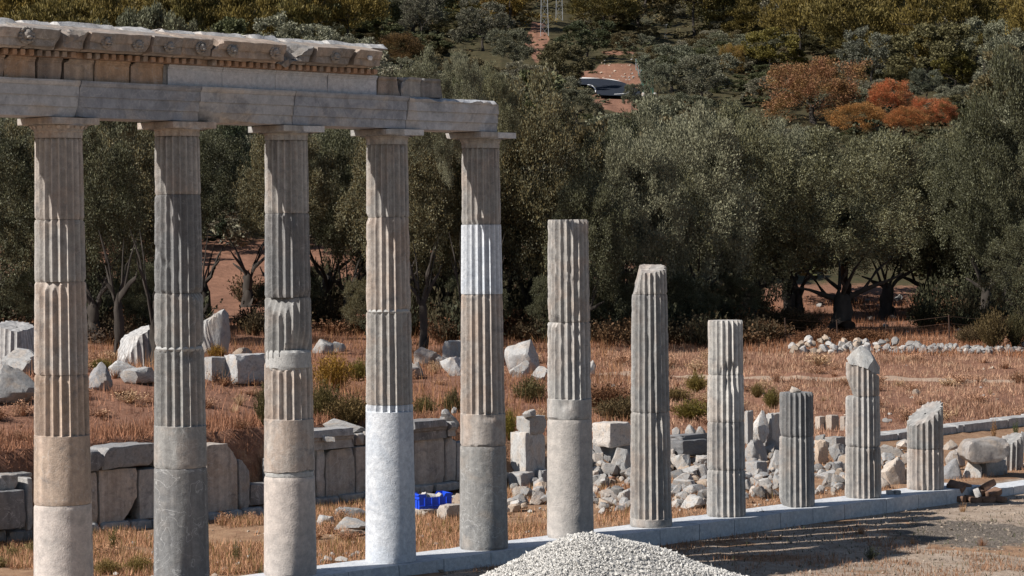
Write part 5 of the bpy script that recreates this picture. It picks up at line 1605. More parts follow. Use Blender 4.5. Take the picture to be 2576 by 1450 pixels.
# named crowns: (u, v centre, half width px, half height px, kind, colour, words)
SPEC = [(2045, 232, 168, 74, 'autumn', (0.290, 0.145, 0.082), 'wide russet autumn tree above the short dark stump'),
        (2235, 252, 84, 46, 'autumn', (0.660, 0.230, 0.110), 'bright orange-red tree beside the wide russet autumn tree'),
        (2345, 290, 74, 38, 'autumn', (0.680, 0.240, 0.120), 'bright orange-red bush tree against the tall dark olive'),
        (2165, 300, 74, 38, 'autumn', (0.500, 0.250, 0.090), 'yellow-orange tree under the wide russet autumn tree'),
        (2275, 304, 66, 32, 'autumn', (0.580, 0.240, 0.100), 'small orange tree between the two bright red ones'),
        (1945, 128, 92, 55, 'maquis', (0.156, 0.131, 0.035), 'yellow-green tree uphill of the wide russet autumn tree'),
        (1842, 150, 40, 36, 'autumn', (0.220, 0.150, 0.035), 'small yellow-leaved tree left of the yellow-green one'),
        (2405, 178, 72, 52, 'maquis', (0.144, 0.125, 0.037), 'yellow-green tree uphill of the bright orange trees'),
        (2190, 145, 85, 66, 'olive', (0.144, 0.147, 0.119), 'large blue-grey olive tree uphill of the bright orange trees'),
        (2330, 215, 60, 46, 'olive', (0.125, 0.135, 0.100), 'grey olive tree just behind the orange-red bush tree'),
        (1690, 166, 100, 62, 'olive', (0.135, 0.144, 0.103), 'large grey olive tree beside the dirt clearing'),
        (1765, 195, 95, 66, 'olive', (0.144, 0.140, 0.103), 'grey-brown olive tree downhill of the large grey olive'),
        (1655, 205, 40, 48, 'olive', (0.125, 0.131, 0.094), 'olive tree leaning over the green fence by the road'),
        (1418, 168, 88, 60, 'maquis', (0.131, 0.115, 0.062), 'round olive-brown tree beside the asphalt road'),
        (1480, 100, 88, 48, 'maquis', (0.073, 0.083, 0.043), 'dark rounded tree above the dirt clearing'),
        (1520, 38, 110, 62, 'umbrella', (0.094, 0.083, 0.033), 'big dark pine above the dirt clearing'),
        (1010, 128, 60, 42, 'autumn', (0.160, 0.100, 0.050), 'brown-leaved tree at the tip of the cornice'),
        (950, 110, 22, 40, 'pine', (0.088, 0.077, 0.027), 'small dark pine spire at the tip of the cornice'),
        (1060, 40, 62, 55, 'olive', (0.144, 0.131, 0.103), 'grey-brown tree uphill of the cornice tip'),
        (1215, 62, 78, 62, 'olive', (0.138, 0.128, 0.098), 'grey-brown tree uphill of the architrave end'),
        (1290, 120, 66, 55, 'olive', (0.125, 0.125, 0.088), 'grey olive tree uphill of the tallest brown-green olive'),
        (1265, 20, 60, 40, 'autumn', (0.200, 0.110, 0.030), 'orange-tinged tree at the top edge over the architrave end'),
        (1880, 40, 80, 62, 'pine', (0.144, 0.115, 0.037), 'tall light green pine over the pale broken column'),
        (1450, 262, 72, 46, 'olive', (0.144, 0.138, 0.094), 'olive tree hiding the near end of the road bend'),
        (1392, 236, 66, 48, 'olive', (0.156, 0.150, 0.106), 'olive tree downhill of the round olive-brown tree'),
        (1655, 268, 62, 40, 'olive', (0.163, 0.163, 0.112), 'olive tree downhill of the green fence'),
        (1745, 270, 78, 42, 'olive', (0.150, 0.156, 0.106), 'olive tree downhill of the grey-brown olive'),
        (1590, 240, 30, 34, 'olive', (0.125, 0.125, 0.088), 'little olive tree at the edge of the asphalt road')]
for (u, vc, hw, hh, kind, col, lab) in SPEC:
    x, y, z = at_ground(u, vc + hh * 1.0 + 6)
    ppm = FPX / y
    tree(kind, x, y, hw / ppm, at_y(u, vc - hh, y)[2], max(at_y(u, vc + hh, y)[2], z + .2), col, lab=lab, dy=.8 if kind != 'autumn' else .6)
    specials.append((u, vc, hw, hh, y))
for (y, sp_) in rows:
    half = y * .205 + 4
    x = -half + r_.uniform(0, sp_)
    while x < half:
        xj, yj = x + r_.uniform(-.22, .22) * sp_, y + r_.uniform(-.45, .45) * 14
        x += sp_ * r_.uniform(.68, 1.0)
        z = tz(xj, yj); hgt = r_.uniform(5.4, 7.6) * (1.0 if y < 240 else 1.15); hw = min(sp_, 7.4) * r_.uniform(.50, .74)
        u, v = proj(xj, yj, z + hgt * .6); ppm = FPX / yj
        if u < -120 or u > 2700: continue
        vtop = proj(xj, yj, z + hgt)[1]; vb = proj(xj, yj, z)[1]; hp = hw * ppm
        bad = False
        for ci_, (a, b, c, d, base) in enumerate(CLEAR):
            if u + hp > a and u - hp < b and vtop < d and vb > base - 0 and not vtop > d: bad = True
            if ci_ > 1 and a - 8 < u < b + 8 and c - 4 < vb < d + 10: bad = True
        for (su, sv, shw, shh, sy) in specials:
            if yj < sy + 1 and abs(u - su) < (shw + hp) * .5 and vtop < sv + shh * .1 and v > sv - shh: bad = True
        if bad: continue
        kind = hill_kind(u, v, r_)
        if y < 112: kind = 'olive_near' if r_.random() < .6 else 'olive'
        col = r_.choice(HC_['olive' if kind == 'olive_near' else kind]); br = r_.uniform(.85, 1.2)
        if kind in ('pine', 'umbrella'): hgt *= 1.35; hw *= .95
        tree(kind, xj, yj, hw, z + hgt, z + hgt * (.0 if kind == 'maquis' else .08 if kind in ('olive', 'olive_near') else .02), tuple(c * br for c in col))

# low rounded bushes between the hillside trees
bush_list = []
for k in range(900):
    if len(bush_list) >= 270: break
    y = 196 + 190 * r_.random() ** .9; x = r_.uniform(-1, 1) * (y * .205 + 3); z = tz(x, y); u, v = proj(x, y, z)
    h = r_.uniform(1.8, 3.4); w = h * r_.uniform(.7, 1.25); vt = proj(x, y, z + h)[1]; wp = w * FPX / y
    if u < 900 and v > 130: continue
    if any(u + wp > a and u - wp < b and vt < d and v > c - 6 and v > base - 30 for (a, b, c, d, base) in CLEAR): continue
    if any(a - 12 < u < b + 12 and c - 8 < v < d + 60 for (a, b, c, d, base) in CLEAR[3:5]): continue
    if any(y < sy + 1 and abs(u - su) < (shw + wp) * .5 and vt < sv + shh * .3 and v > sv - shh for (su, sv, shw, shh, sy) in specials): continue
    kd = r_.choice(('maquis', 'maquis', 'olive', 'pine' if v < 120 else 'maquis'))
    c_ = r_.choice(HC_[kd]); br = r_.uniform(.8, 1.15)
    o = add('bush', CR[kd][r_.randrange(3)], None, (x, y, z - .3), (0, 0, r_.uniform(0, 6)), (w, w, h / 2), tuple(a * br for a in c_) + (1,))
    bush_list.append((o, u))
for k in range(30):
    u, v = 1868 + k * 18.5 + r_.uniform(-8, 8), 350 + r_.uniform(-10, 12)
    x, y, z = at_ground(u, v, 120); w = r_.uniform(18, 30) / (FPX / y); c_ = r_.choice(HC_['olive'] + HC_['maquis'])
    o = add('bush', CR['olive' if k % 2 else 'maquis'][k % 3], None, (x, y, z - .3), (0, 0, k), (w, w, w * .55), tuple(c_) + (1,))
    tag(o, 'low grey-green bush just downhill of the autumn trees', 'bush', 'bushes below the autumn trees')
for k, (u, v, wp) in enumerate([(1470, 300, 20), (1490, 306, 20), (1508, 312, 18), (1612, 300, 20), (1632, 290, 20), (1650, 304, 20), (1455, 285, 18), (1492, 186, 14), (1496, 164, 12), (1512, 150, 16), (1540, 145, 13), (1572, 146, 15), (1600, 158, 14), (1622, 196, 16), (1482, 232, 15), (1500, 268, 12), (1512, 286, 15), (1612, 268, 15),
                                (1596, 288, 14), (1556, 296, 16), (1530, 300, 14), (1580, 302, 15), (1638, 224, 14), (1330, 96, 12), (1372, 118, 12), (1334, 132, 14), (1368, 146, 14)]):
    x, y, z = at_ground(u, v, 120); w = wp / (FPX / y); c_ = r_.choice(HC_['maquis'])
    o = add('bush', CR['maquis'][k % 3], None, (x, y, z - .3), (0, 0, k), (w, w, w * .5), tuple(c_) + (1,))
    tag(o, 'small dark bush at the edge of the ' + ('dirt clearing and road' if u > 1400 else 'reddish path'), 'bush', 'bushes edging the ' + ('clearing' if u > 1400 else 'path'))
# labels for the trees of the hillside: kind, landmark below it, rank up the slope
LM = [(-400, 60, 'over the near end of the entablature'), (60, 300, 'over the best lion head'), (300, 470, 'over the broken orange frieze blocks'), (470, 700, 'over the first white frieze slabs'),
      (700, 960, 'over the last white frieze slab'), (960, 1110, 'over the three loose frieze blocks'), (1110, 1300, 'over the end of the architrave'),
      (1300, 1490, 'over the concrete-footed column'), (1490, 1620, 'in line with the road bend'), (1620, 1740, 'over the slant-topped column'),
      (1740, 1900, 'over the pale broken column'), (1900, 2060, 'over the short dark stump'), (2060, 2230, 'over the rock-tipped stump'),
      (2230, 2400, 'over the slant-cut stump'), (2400, 3000, 'over the far fluted fragment')]
for (o, u) in bush_list:
    lm_ = [t for (a, b, t) in LM if a <= u < b][0]
    tag(o, 'low rounded bush between the hillside trees ' + lm_, 'bush', 'bushes on the hillside ' + lm_)
ORD = ['highest', 'second highest', 'third highest', 'fourth highest', 'fifth highest', 'sixth highest', 'seventh highest', 'eighth highest', 'ninth highest', 'tenth highest', 'eleventh highest', 'twelfth highest'] + [w + ' highest' for w in 'thirteenth fourteenth fifteenth sixteenth seventeenth eighteenth nineteenth twentieth twenty-first twenty-second twenty-third twenty-fourth'.split()]
buckets = {}
for (root, kind, desc, x, y, zc_, lab) in tree_list:
    if lab:
        tag(root, lab, 'tree', 'olive trees of the near grove' if kind == 'olive_near' else None); continue
    u, v = proj(x, y, zc_)
    lm_ = [t for (a, b, t) in LM if a <= u < b][0]
    buckets.setdefault((desc, lm_), []).append((v, root))
for (desc, lm_), L in buckets.items():
    L.sort(key=lambda t: t[0])
    for i, (v, root) in enumerate(L):
        pre = '' if len(L) == 1 else ORD[min(i, 23)] + ' ' if i < len(L) - 1 else 'lowest '
        tag(root, (pre + desc + ' on the hillside ' + lm_).strip(), 'tree', desc + 's on the wooded hillside')

# ------------------------------------------------------------------ shrubs, brush, dry branches
def shrub_mesh(name, seed, stalks, spread, w, mat, leafy=True, bend=.5):
    r = np.random.default_rng(seed); V = []; F = []
    a = r.uniform(0, 2 * math.pi, stalks); out = r.uniform(0, 1, stalks) ** .7 * spread
    h = r.uniform(.55, 1.0, stalks) * (1 - .35 * (out / spread) ** 2)
    base = np.stack([np.cos(a) * out * .18, np.sin(a) * out * .18, np.zeros(stalks)], 1)
    tip = np.stack([np.cos(a) * out, np.sin(a) * out, h], 1) + r.normal(size=(stalks, 3)) * .05
    sd = np.stack([-np.sin(a + r.uniform(-1, 1, stalks)), np.cos(a), np.zeros(stalks)], 1) * (w * r.uniform(.6, 1.3, stalks))[:, None]
    V = np.stack([base - sd * .5, base + sd * .5, tip], 1).reshape(-1, 3); F = [np.arange(stalks * 3).reshape(-1, 3)]
    allV = [V]; o = len(V)
    if leafy:
        k = 9 if leafy is True else int(leafy)
        t = r.uniform(.35, 1.02, (stalks, k)); P = (base[:, None] * (1 - t[..., None]) + tip[:, None] * t[..., None]).reshape(-1, 3)
        P += r.normal(size=P.shape) * .02
        ax = np.repeat(tip - base, k, 0); ax = ax / np.linalg.norm(ax, axis=1)[:, None] + r.normal(size=P.shape) * .55
        ax /= np.linalg.norm(ax, axis=1)[:, None]
        s_ = np.cross(ax, r.normal(size=P.shape)); s_ /= np.linalg.norm(s_, axis=1)[:, None]
        L = r.uniform(.05, .11, len(P))[:, None]
        V2 = np.stack([P - s_ * w * .7, P + s_ * w * .7, P + ax * L], 1).reshape(-1, 3)
        F.append(np.arange(len(V2)).reshape(-1, 3) + o); allV.append(V2)
    return mesh_np(name, np.vstack(allV), np.vstack(F), mat)


SH = {'broom': [shrub_mesh('stems', 700 + i, 420, .62, .018, M['herb']) for i in range(3)],
      'brush': [shrub_mesh('stems', 710 + i, 520, .95, .026, M['straw']) for i in range(3)],
      'weed': [shrub_mesh('stems', 720 + i, 46, .45, .03, M['herb']) for i in range(3)],
      'tuft': [shrub_mesh('stems', 730 + i, 90, .55, .03, M['straw'], False) for i in range(3)]}
def shrub_lite(seed, spread, w):
    return shrub_mesh('stems', seed, 90, spread, w, None, 5)


SL = {'brush': [shrub_lite(740 + i, .95, .05) for i in range(3)], 'broom': [shrub_lite(750 + i, .62, .045) for i in range(3)],
      'tuft': [shrub_mesh('stems', 760 + i, 45, .55, .045, None, 0) for i in range(3)]}
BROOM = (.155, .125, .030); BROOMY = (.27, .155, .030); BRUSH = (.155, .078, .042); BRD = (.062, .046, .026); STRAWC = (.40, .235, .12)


def shrub(u, v, hpx, wpx, style, col, label, name='shrub', cat='shrub', group=None, y=None):
    if y is None: x, y, z = at_ground(u, v)
    else:
        x, _, _ = at_y(u, v, y); z = tz(x, y)
    ppm = FPX / y
    me = SH[style][(int(u) + int(v)) % 3]
    o = add(name, me, None, (x, y, z - .03), (0, 0, random.uniform(0, 6.3)), (wpx / ppm / 1.2, wpx / ppm / 1.2, hpx / ppm), tuple(col) + (1,))
    tag(o, label, cat, group, 'thing'); return o


for (u, v, h, w, stl, c, lb) in [
    (838, 985, 100, 110, 'broom', BROOMY, 'orange-flowered broom shrub between the chipped and white-footed columns'),
    (905, 960, 62, 70, 'broom', BROOM, 'yellow-green broom shrub against the white-footed column'),
    (815, 1062, 110, 100, 'broom', (.12, .095, .035), 'dull green shrub on the bank below the orange-flowered broom'),
    (880, 1068, 80, 95, 'brush', (.15, .105, .045), 'brownish shrub on the bank against the white-footed column'),
    (672, 1075, 125, 70, 'broom', (.105, .088, .038), 'dull green shrub on the bank right behind the chipped column'),
    (256, 935, 38, 70, 'broom', BROOM, 'small yellow-green shrub beside the beige column'),
    (545, 905, 40, 52, 'broom', BROOMY, 'yellow shrub in front of the tall pointed pale boulder'),
    (70, 1010, 70, 46, 'weed', (.34, .17, .07), 'dry orange-brown weed in front of the large blue-grey boulder'),
    (1068, 1052, 62, 70, 'broom', (.14, .115, .045), 'olive-green shrub on the bank beside the white-footed column'),
    (1140, 1048, 75, 56, 'broom', (.11, .092, .04), 'tall thin green shrub on the bank beside the white-banded column'),
    (1282, 1108, 86, 46, 'broom', (.20, .16, .035), 'bright yellow-green shrub beside the tall upright block'),
    (1335, 1015, 70, 100, 'broom', (.125, .105, .045), 'green shrub below the big round grey boulder'),
    (1745, 1060, 62, 120, 'broom', BROOM, 'wide yellow-green broom bush beside the slant-topped column'),
    (1752, 988, 56, 66, 'broom', (.19, .145, .04), 'smaller yellowish broom bush uphill of the wide one'),
    (1700, 1010, 40, 60, 'brush', (.17, .12, .05), 'brown bush on the bank against the slant-topped column'),
    (1565, 1062, 70, 100, 'brush', (.12, .088, .045), 'brownish green bush behind the big pale moulded block'),
    (1530, 1035, 75, 110, 'brush', BRUSH, 'mound of matted reddish grass beside the concrete-footed column'),
    (1942, 1030, 60, 50, 'broom', (.16, .13, .04), 'yellow-green bush beside the short dark stump'),
    (1905, 1000, 40, 40, 'broom', (.17, .125, .045), 'small dry bush behind the pale broken column'),
    (2556, 1100, 50, 26, 'weed', (.09, .11, .045), 'spiky green weed on the low kerb wall'),
    (2500, 1108, 66, 24, 'weed', (.30, .17, .08), 'tall dry thistle stalk in front of the low kerb wall'),
    (2090, 1296, 26, 30, 'weed', (.05, .06, .03), 'dark green weed at the foot of the platform'),
    (2210, 1286, 34, 26, 'weed', (.24, .12, .07), 'rust-brown dry weed at the foot of the platform'),
    (1912, 1318, 40, 50, 'weed', (.07, .085, .055), 'grey-green leafy weed at the platform foot below the pale column'),
    (2192, 1410, 44, 62, 'weed', (.075, .085, .055), 'leafy green seedling bush on the bare ground'),
    (2422, 1290, 36, 44, 'tuft', STRAWC, 'upright tuft of pale cut straw below the brick heap'),
    (2165, 1345, 30, 50, 'tuft', (.33, .17, .09), 'reddish straw tuft in the middle of the bare ground'),
    (2295, 1372, 30, 40, 'tuft', STRAWC, 'straw tuft on the edge of the dark crumbled patch'),
    (2470, 1375, 34, 50, 'tuft', (.36, .18, .10), 'splayed reddish straw tuft on the dark crumbled patch'),
    (285, 1390, 72, 50, 'weed', (.17, .135, .05), 'thin yellow-green weed in front of the wall near the beige column'),
    (595, 1415, 72, 40, 'weed', (.16, .13, .055), 'thin upright weed between dark grey and chipped columns'),
    (350, 1440, 46, 80, 'broom', (.22, .16, .055), 'low yellowish bush at the frame bottom between beige and dark grey columns'),
    (270, 1446, 44, 80, 'broom', (.23, .165, .06), 'low yellowish bush at the foot of the beige column'),
    (655, 1448, 26, 24, 'weed', (.09, .11, .05), 'small green weed at the foot of the chipped column'),
    (2498, 880, 110, 90, 'broom', (.12, .088, .04), 'dry greenish bush behind the field stones near the tall dark olive'),
    (2445, 872, 60, 60, 'brush', (.12, .085, .045), 'brown bush beside the iron fence post'),
    (2555, 878, 100, 70, 'broom', (.085, .075, .035), 'dark bush at the frame edge behind the field stones'),
    (1985, 842, 70, 130, 'brush', (.085, .06, .034), 'dark mound of brush at the end of the olive shade'),
    (1915, 862, 60, 110, 'brush', (.12, .07, .038), 'rust brown brush mound above the pale broken column'),
    (2180, 868, 44, 100, 'brush', (.17, .085, .045), 'tangled dry brush beside the old olive trunk'),
    (2060, 868, 46, 90, 'brush', (.18, .09, .05), 'dry brush left of the old olive trunk'),
]:
    shrub(u, v, h, w, stl, c, lb)
# dark undergrowth along the foot of the grove: nobody could count its stems
def mass(name, items, mats, label):
    """items: (x, y, z, width, height, mesh, colour index); one joined object"""
    r = np.random.default_rng(len(items)); VV = []; FF = []; MI = []; o = 0
    for (x, y, z, w, h, me, ci) in items:
        n = len(me.vertices); v = np.empty(n * 3, np.float32); me.vertices.foreach_get('co', v); v = v.reshape(-1, 3).astype(float)
        k = len(me.polygons); nl = len(me.loops); f = np.empty(nl, np.int32); me.loops.foreach_get('vertex_index', f); f = f.reshape(k, -1)
        a = r.uniform(0, 6.28); c, sn_ = math.cos(a), math.sin(a)
        VV.append(np.stack([(v[:, 0] * c - v[:, 1] * sn_) * w + x, (v[:, 0] * sn_ + v[:, 1] * c) * w + y, v[:, 2] * h + z], 1)); FF.append(f + o); o += n
        MI.append(np.full(k, ci, np.int32))
    me = mesh_np(name, np.vstack(VV), np.vstack(FF), None)
    for m_ in mats: me.materials.append(m_)
    mi = np.concatenate(MI)
    if len(mi) == len(me.polygons): me.polygons.foreach_set('material_index', mi)
    ob = add(name, me); tag(ob, label, None, None, 'stuff'); return ob


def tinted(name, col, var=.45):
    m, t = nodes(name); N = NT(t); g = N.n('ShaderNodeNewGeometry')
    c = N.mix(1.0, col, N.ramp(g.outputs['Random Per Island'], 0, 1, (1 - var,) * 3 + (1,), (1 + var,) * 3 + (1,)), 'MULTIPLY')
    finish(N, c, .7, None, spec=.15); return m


rs = random.Random(77)
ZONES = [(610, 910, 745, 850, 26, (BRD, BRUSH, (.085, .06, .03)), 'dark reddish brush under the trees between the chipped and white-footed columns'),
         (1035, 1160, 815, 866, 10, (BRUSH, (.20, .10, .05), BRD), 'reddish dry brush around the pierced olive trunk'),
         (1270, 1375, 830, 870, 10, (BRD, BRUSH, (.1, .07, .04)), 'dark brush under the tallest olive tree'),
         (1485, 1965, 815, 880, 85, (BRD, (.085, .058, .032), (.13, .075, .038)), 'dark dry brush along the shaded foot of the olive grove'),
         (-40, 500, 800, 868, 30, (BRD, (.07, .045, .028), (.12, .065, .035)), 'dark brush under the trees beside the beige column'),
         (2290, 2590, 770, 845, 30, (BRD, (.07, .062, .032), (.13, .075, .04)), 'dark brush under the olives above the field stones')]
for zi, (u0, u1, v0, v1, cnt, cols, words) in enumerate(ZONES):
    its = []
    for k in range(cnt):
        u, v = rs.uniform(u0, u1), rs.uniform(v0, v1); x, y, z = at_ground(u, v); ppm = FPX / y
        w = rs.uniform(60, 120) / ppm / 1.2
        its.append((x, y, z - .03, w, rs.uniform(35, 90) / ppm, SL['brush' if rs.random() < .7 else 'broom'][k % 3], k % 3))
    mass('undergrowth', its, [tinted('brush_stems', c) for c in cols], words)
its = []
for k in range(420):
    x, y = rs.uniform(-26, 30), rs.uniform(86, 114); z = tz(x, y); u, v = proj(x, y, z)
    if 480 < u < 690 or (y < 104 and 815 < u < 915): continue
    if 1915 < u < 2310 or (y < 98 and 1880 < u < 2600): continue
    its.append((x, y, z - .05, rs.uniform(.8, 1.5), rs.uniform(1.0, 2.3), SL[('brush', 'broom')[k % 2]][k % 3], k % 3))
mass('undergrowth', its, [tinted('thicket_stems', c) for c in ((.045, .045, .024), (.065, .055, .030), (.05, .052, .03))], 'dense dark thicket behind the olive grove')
# maquis covering the hillside between the trees
hb = []
rh = np.random.default_rng(91)
XH = rh.uniform(-100, 100, 7000); YH = 104 + 330 * rh.uniform(0, 1, 7000) ** .8
k_ = (np.abs(XH) < YH * .205 + 5); XH, YH = XH[k_], YH[k_]
ZH = terrain(XH, YH); dens = fbm(XH * .06, YH * .06, 3.3, 2)
for x, y, z, d_ in zip(XH, YH, ZH, dens):
    if len(hb) > 1500: break
    u, v = proj(x, y, z); h = rh.uniform(.7, 2.0); vt = proj(x, y, z + h)[1]
    if any(a - 6 < u < b + 6 and vt < d + 4 and v > c - 4 for (a, b, c, d, e) in ((1488, 1618, 150, 300, 0), (1338, 1366, 66, 150, 0), (1360, 1384, 60, 92, 0))): continue
    if d_ < .40: continue
    hb.append((x, y, z - .1, rh.uniform(.9, 2.2), h, rh.integers(3), rh.integers(4)))
UM = [crown_mesh('bush', 580 + i, 14, 9, .24, .13, None, up=.3) for i in range(3)]
hb = [(x, y, z - .3, w, h * .62, UM[m_], c) for (x, y, z, w, h, m_, c) in hb]
mass('undergrowth', hb, [tinted('maquis_leaves', c, .4) for c in ((.058, .062, .030), (.085, .072, .034), (.11, .075, .036), (.07, .072, .042))], 'low green-brown scrub covering the hillside between the trees')
its = []
for k in range(260):
    u, v = (rs.uniform(-40, 1480), rs.uniform(900, 1130)) if k < 170 else (rs.uniform(1480, 2600), rs.uniform(900, 1085))
    x, y, z = at_ground(u, v); s_, n_ = sn(x, y)
    if n_ > -7.6: continue
    ppm = FPX / y
    its.append((x, y, z - .02, rs.uniform(22, 60) / ppm, rs.uniform(14, 44) / ppm, SL[rs.choice(('tuft', 'brush', 'brush'))][k % 3], rs.choice((0, 0, 1, 2))))
mass('grass_tufts', its, [tinted('tuft_straw', c) for c in ((.42, .24, .15), (.29, .155, .09), (.48, .32, .19))], 'tousled tufts of reddish dry grass on the bank and field')
its = []
for k in range(70):
    u, v = rs.uniform(-20, 1360), rs.uniform(1290, 1448)
    x, y, z = at_ground(u, v); s_, n_ = sn(x, y)
    if not (-6.6 < n_ < -.6): continue
    ppm = FPX / y
    its.append((x, y, z - .02, rs.uniform(20, 50) / ppm, rs.uniform(18, 46) / ppm, SL[rs.choice(('tuft', 'brush', 'broom'))][k % 3], rs.choice((0, 0, 1, 2))))
mass('grass_tufts', its, [tinted('tuft_straw', c) for c in ((.50, .29, .175), (.40, .215, .13), (.22, .18, .075))], 'straw tufts between the columns and the back wall')
its = []; rs = random.Random(55)
for k in range(520):
    s_, n_ = rs.uniform(-1, 20), rs.uniform(-6.6, -.6); x, y = xy(s_, n_); w = rs.choice((.03, .04, .06, .09))
    its.append((x, y, tz(x, y) - .01, w, w * .7, ROCK['small'][k % 3], k % 2))
mass('stone_chips', its, [tinted('stone_chip_pale', (.42, .40, .37), .2), tinted('stone_chip_tan', (.36, .29, .23), .2)], 'chips of stone scattered in the straw behind the columns')
# heap of dead branches
bx_, by_, bz_ = at_ground(258, 868)
rb = random.Random(4); parts = []
for k in range(46):
    p = [(rb.uniform(-.7, .7), rb.uniform(-.3, .3), rb.uniform(.0, .25))]; a = rb.uniform(-.6, .6) + (math.pi if rb.random() < .5 else 0)
    for j in range(4):
        q = p[-1]; a += rb.uniform(-.5, .5); p.append((q[0] + math.cos(a) * .24, q[1] + math.sin(a) * .15, max(.02, q[2] + rb.uniform(-.06, .12))))
    parts.append(tube_np(p, [.016, .013, .010, .007, .003], 5))
V, F = join_np(parts)
tag(add('dead_branches', mesh_np('dead_branches', V, F, M['twig'], True), None, (bx_, by_, bz_)), 'tangled heap of dead grey-brown branches on the bank beside the beige column', 'branches')

# ------------------------------------------------------------------ dry grass
def blades(name, pts, h, w, lean, mat, col, seed, label, hv=.5):
    r = np.random.default_rng(seed); n = len(pts)
    a = r.uniform(0, 2 * math.pi, n); H = h * r.uniform(1 - hv, 1 + hv, n)
    ln = np.abs(r.normal(0, lean, n)); b = r.uniform(0, 2 * math.pi, n)
    tip = pts + np.stack([np.cos(b) * np.sin(ln) * H, np.sin(b) * np.sin(ln) * H, np.maximum(np.cos(ln), .08) * H], 1)
    sd = np.stack([np.cos(a), np.sin(a), np.zeros(n)], 1) * (w * r.uniform(.6, 1.4, n))[:, None] * .5
    lo = pts - np.array([0, 0, .015])
    V = np.stack([lo - sd, lo + sd, tip], 1).reshape(-1, 3)
    o = add(name, mesh_np(name, V, np.arange(3 * n).reshape(-1, 3), mat), color=tuple(col) + (1,))
    tag(o, label, None, None, 'stuff'); return o


def m_strip(X, Y):
    s, n = sn(X, Y)
    d = fbm(X * .9, Y * .9, 31.0, 3)
    ok = (n < -.47) & (n > -6.75)
    thin = np.where(s > 11.5, .55, 1.0) * np.where(n > -1.3, .45, 1.0)
    return ok * sm(.42, .58, d) * thin


def m_bank(X, Y):
    s, n = sn(X, Y); q = -n - 7.3
    return ((q > -.1)) * (.25 + .75 * sm(.35, .6, fbm(X * .7, Y * .7, 12.0, 3)))


def m_field(X, Y):
    s, n = sn(X, Y); q = -n - 7.3
    tr = np.abs(Y - (74.5 + .02 * X))
    return (q > .1) * (.2 + .8 * sm(.38, .6, fbm(X * .6, Y * .6, 22.0, 3))) * sm(.3, 1.3, tr)


def m_front(X, Y):
    s, n = sn(X, Y)
    cx, cy, _ = at_z(2440, 1345, -0.3)
    dk = np.hypot((X - cx) / 1.9, (Y - cy) / 3.0)
    return (n > .6) * sm(.48, .66, fbm(X * .8, Y * .8, 8.0, 3)) * sm(.7, 1.1, dk) * (np.hypot(X - gx, Y - gy) > PR * .95)


P1 = pts_where(70000, -40, 2000, 1225, 1455, m_strip, 51)
blades('dry_grass', P1, .115, .015, 1.0, M['straw'], (.52, .295, .18), 1, 'tall straw-coloured dry grass between the columns and the back wall')
P1b = pts_where(9000, -40, 2000, 1225, 1455, m_strip, 61)
blades('green_grass', P1b, .15, .013, .5, M['herb'], (.22, .165, .06), 11, 'yellowish green grass growing among the straw behind the columns')
P2 = pts_where(95000, -60, 1500, 830, 1200, m_bank, 52)
blades('dry_grass', P2, .17, .016, .85, M['straw'], (.38, .195, .125), 2, 'matted reddish dry grass on the earth bank behind the wall')
P2b = pts_where(14000, -60, 1500, 820, 960, m_bank, 57)
blades('dry_grass', P2b, .42, .018, .45, M['straw'], (.33, .175, .085), 7, 'tall feathery dry grass at the top of the bank near the boulders')
rg = np.random.default_rng(63)
SS, QQ = rg.uniform(-5, 16, 16000), rg.uniform(-.45, 1.3, 16000)
bx2, by2 = xy(SS, -7.25 - QQ)
P2c = np.stack([bx2, by2, terrain(bx2, by2)], 1)
blades('dry_grass', P2c, .22, .017, .8, M['straw'], (.36, .18, .11), 12, 'reddish dry grass hanging over the earth bank above the wall')
def m_right(X, Y):
    s, n = sn(X, Y)
    return (n < -.5) & (n > -7.0) & (s > 9.5)


P7 = pts_where(16000, 1250, 2620, 1130, 1330, lambda X, Y: m_right(X, Y) * sm(.35, .55, fbm(X * 1.1, Y * 1.1, 41., 3)), 66)
blades('dry_grass', P7, .09, .014, 1.0, M['straw'], (.46, .27, .165), 13, 'thin dry straw among the rubble behind the broken columns')
P8 = pts_where(26000, 1450, 2620, 850, 1090, lambda X, Y: m_field(X, Y) * sm(.50, .62, fbm(X * .33, Y * .33, 71., 3)), 67)
blades('dry_grass', P8, .17, .022, .8, M['straw'], (.24, .125, .08), 14, 'darker rusty patches of dry grass in the field')
P9 = pts_where(12000, 1450, 2620, 850, 1090, m_field, 68)
blades('dry_grass', P9, .16, .016, 1.35, M['straw'], (.58, .42, .29), 15, 'bleached fallen straw on the field')
P3 = pts_where(55000, 1450, 2620, 850, 1090, m_field, 53)
blades('dry_grass', P3, .14, .020, .9, M['straw'], (.46, .28, .19), 3, 'short reddish dry grass over the open field')
P4 = pts_where(26000, 980, 2620, 1240, 1455, m_front, 54)
blades('dry_grass', P4, .08, .012, .9, M['straw'], (.34, .19, .115), 4, 'sparse dry straw on the bare ground in front of the platform')
P5 = pts_where(26000, 1480, 2620, 752, 880, lambda X, Y: .3 + .7 * sm(.4, .6, fbm(X * .5, Y * .5, 3., 2)), 55)
blades('dry_grass', P5, .26, .026, .6, M['straw'], (.32, .15, .08), 5, 'rusty dry grass under and before the olive trees')
P6 = pts_where(2600, 1450, 2620, 1290, 1455, front_mask, 58)
blades('green_grass', P6[::2], .06, .02, .9, M['herb'], (.085, .095, .05), 6, 'tiny green sprigs on the bare ground')

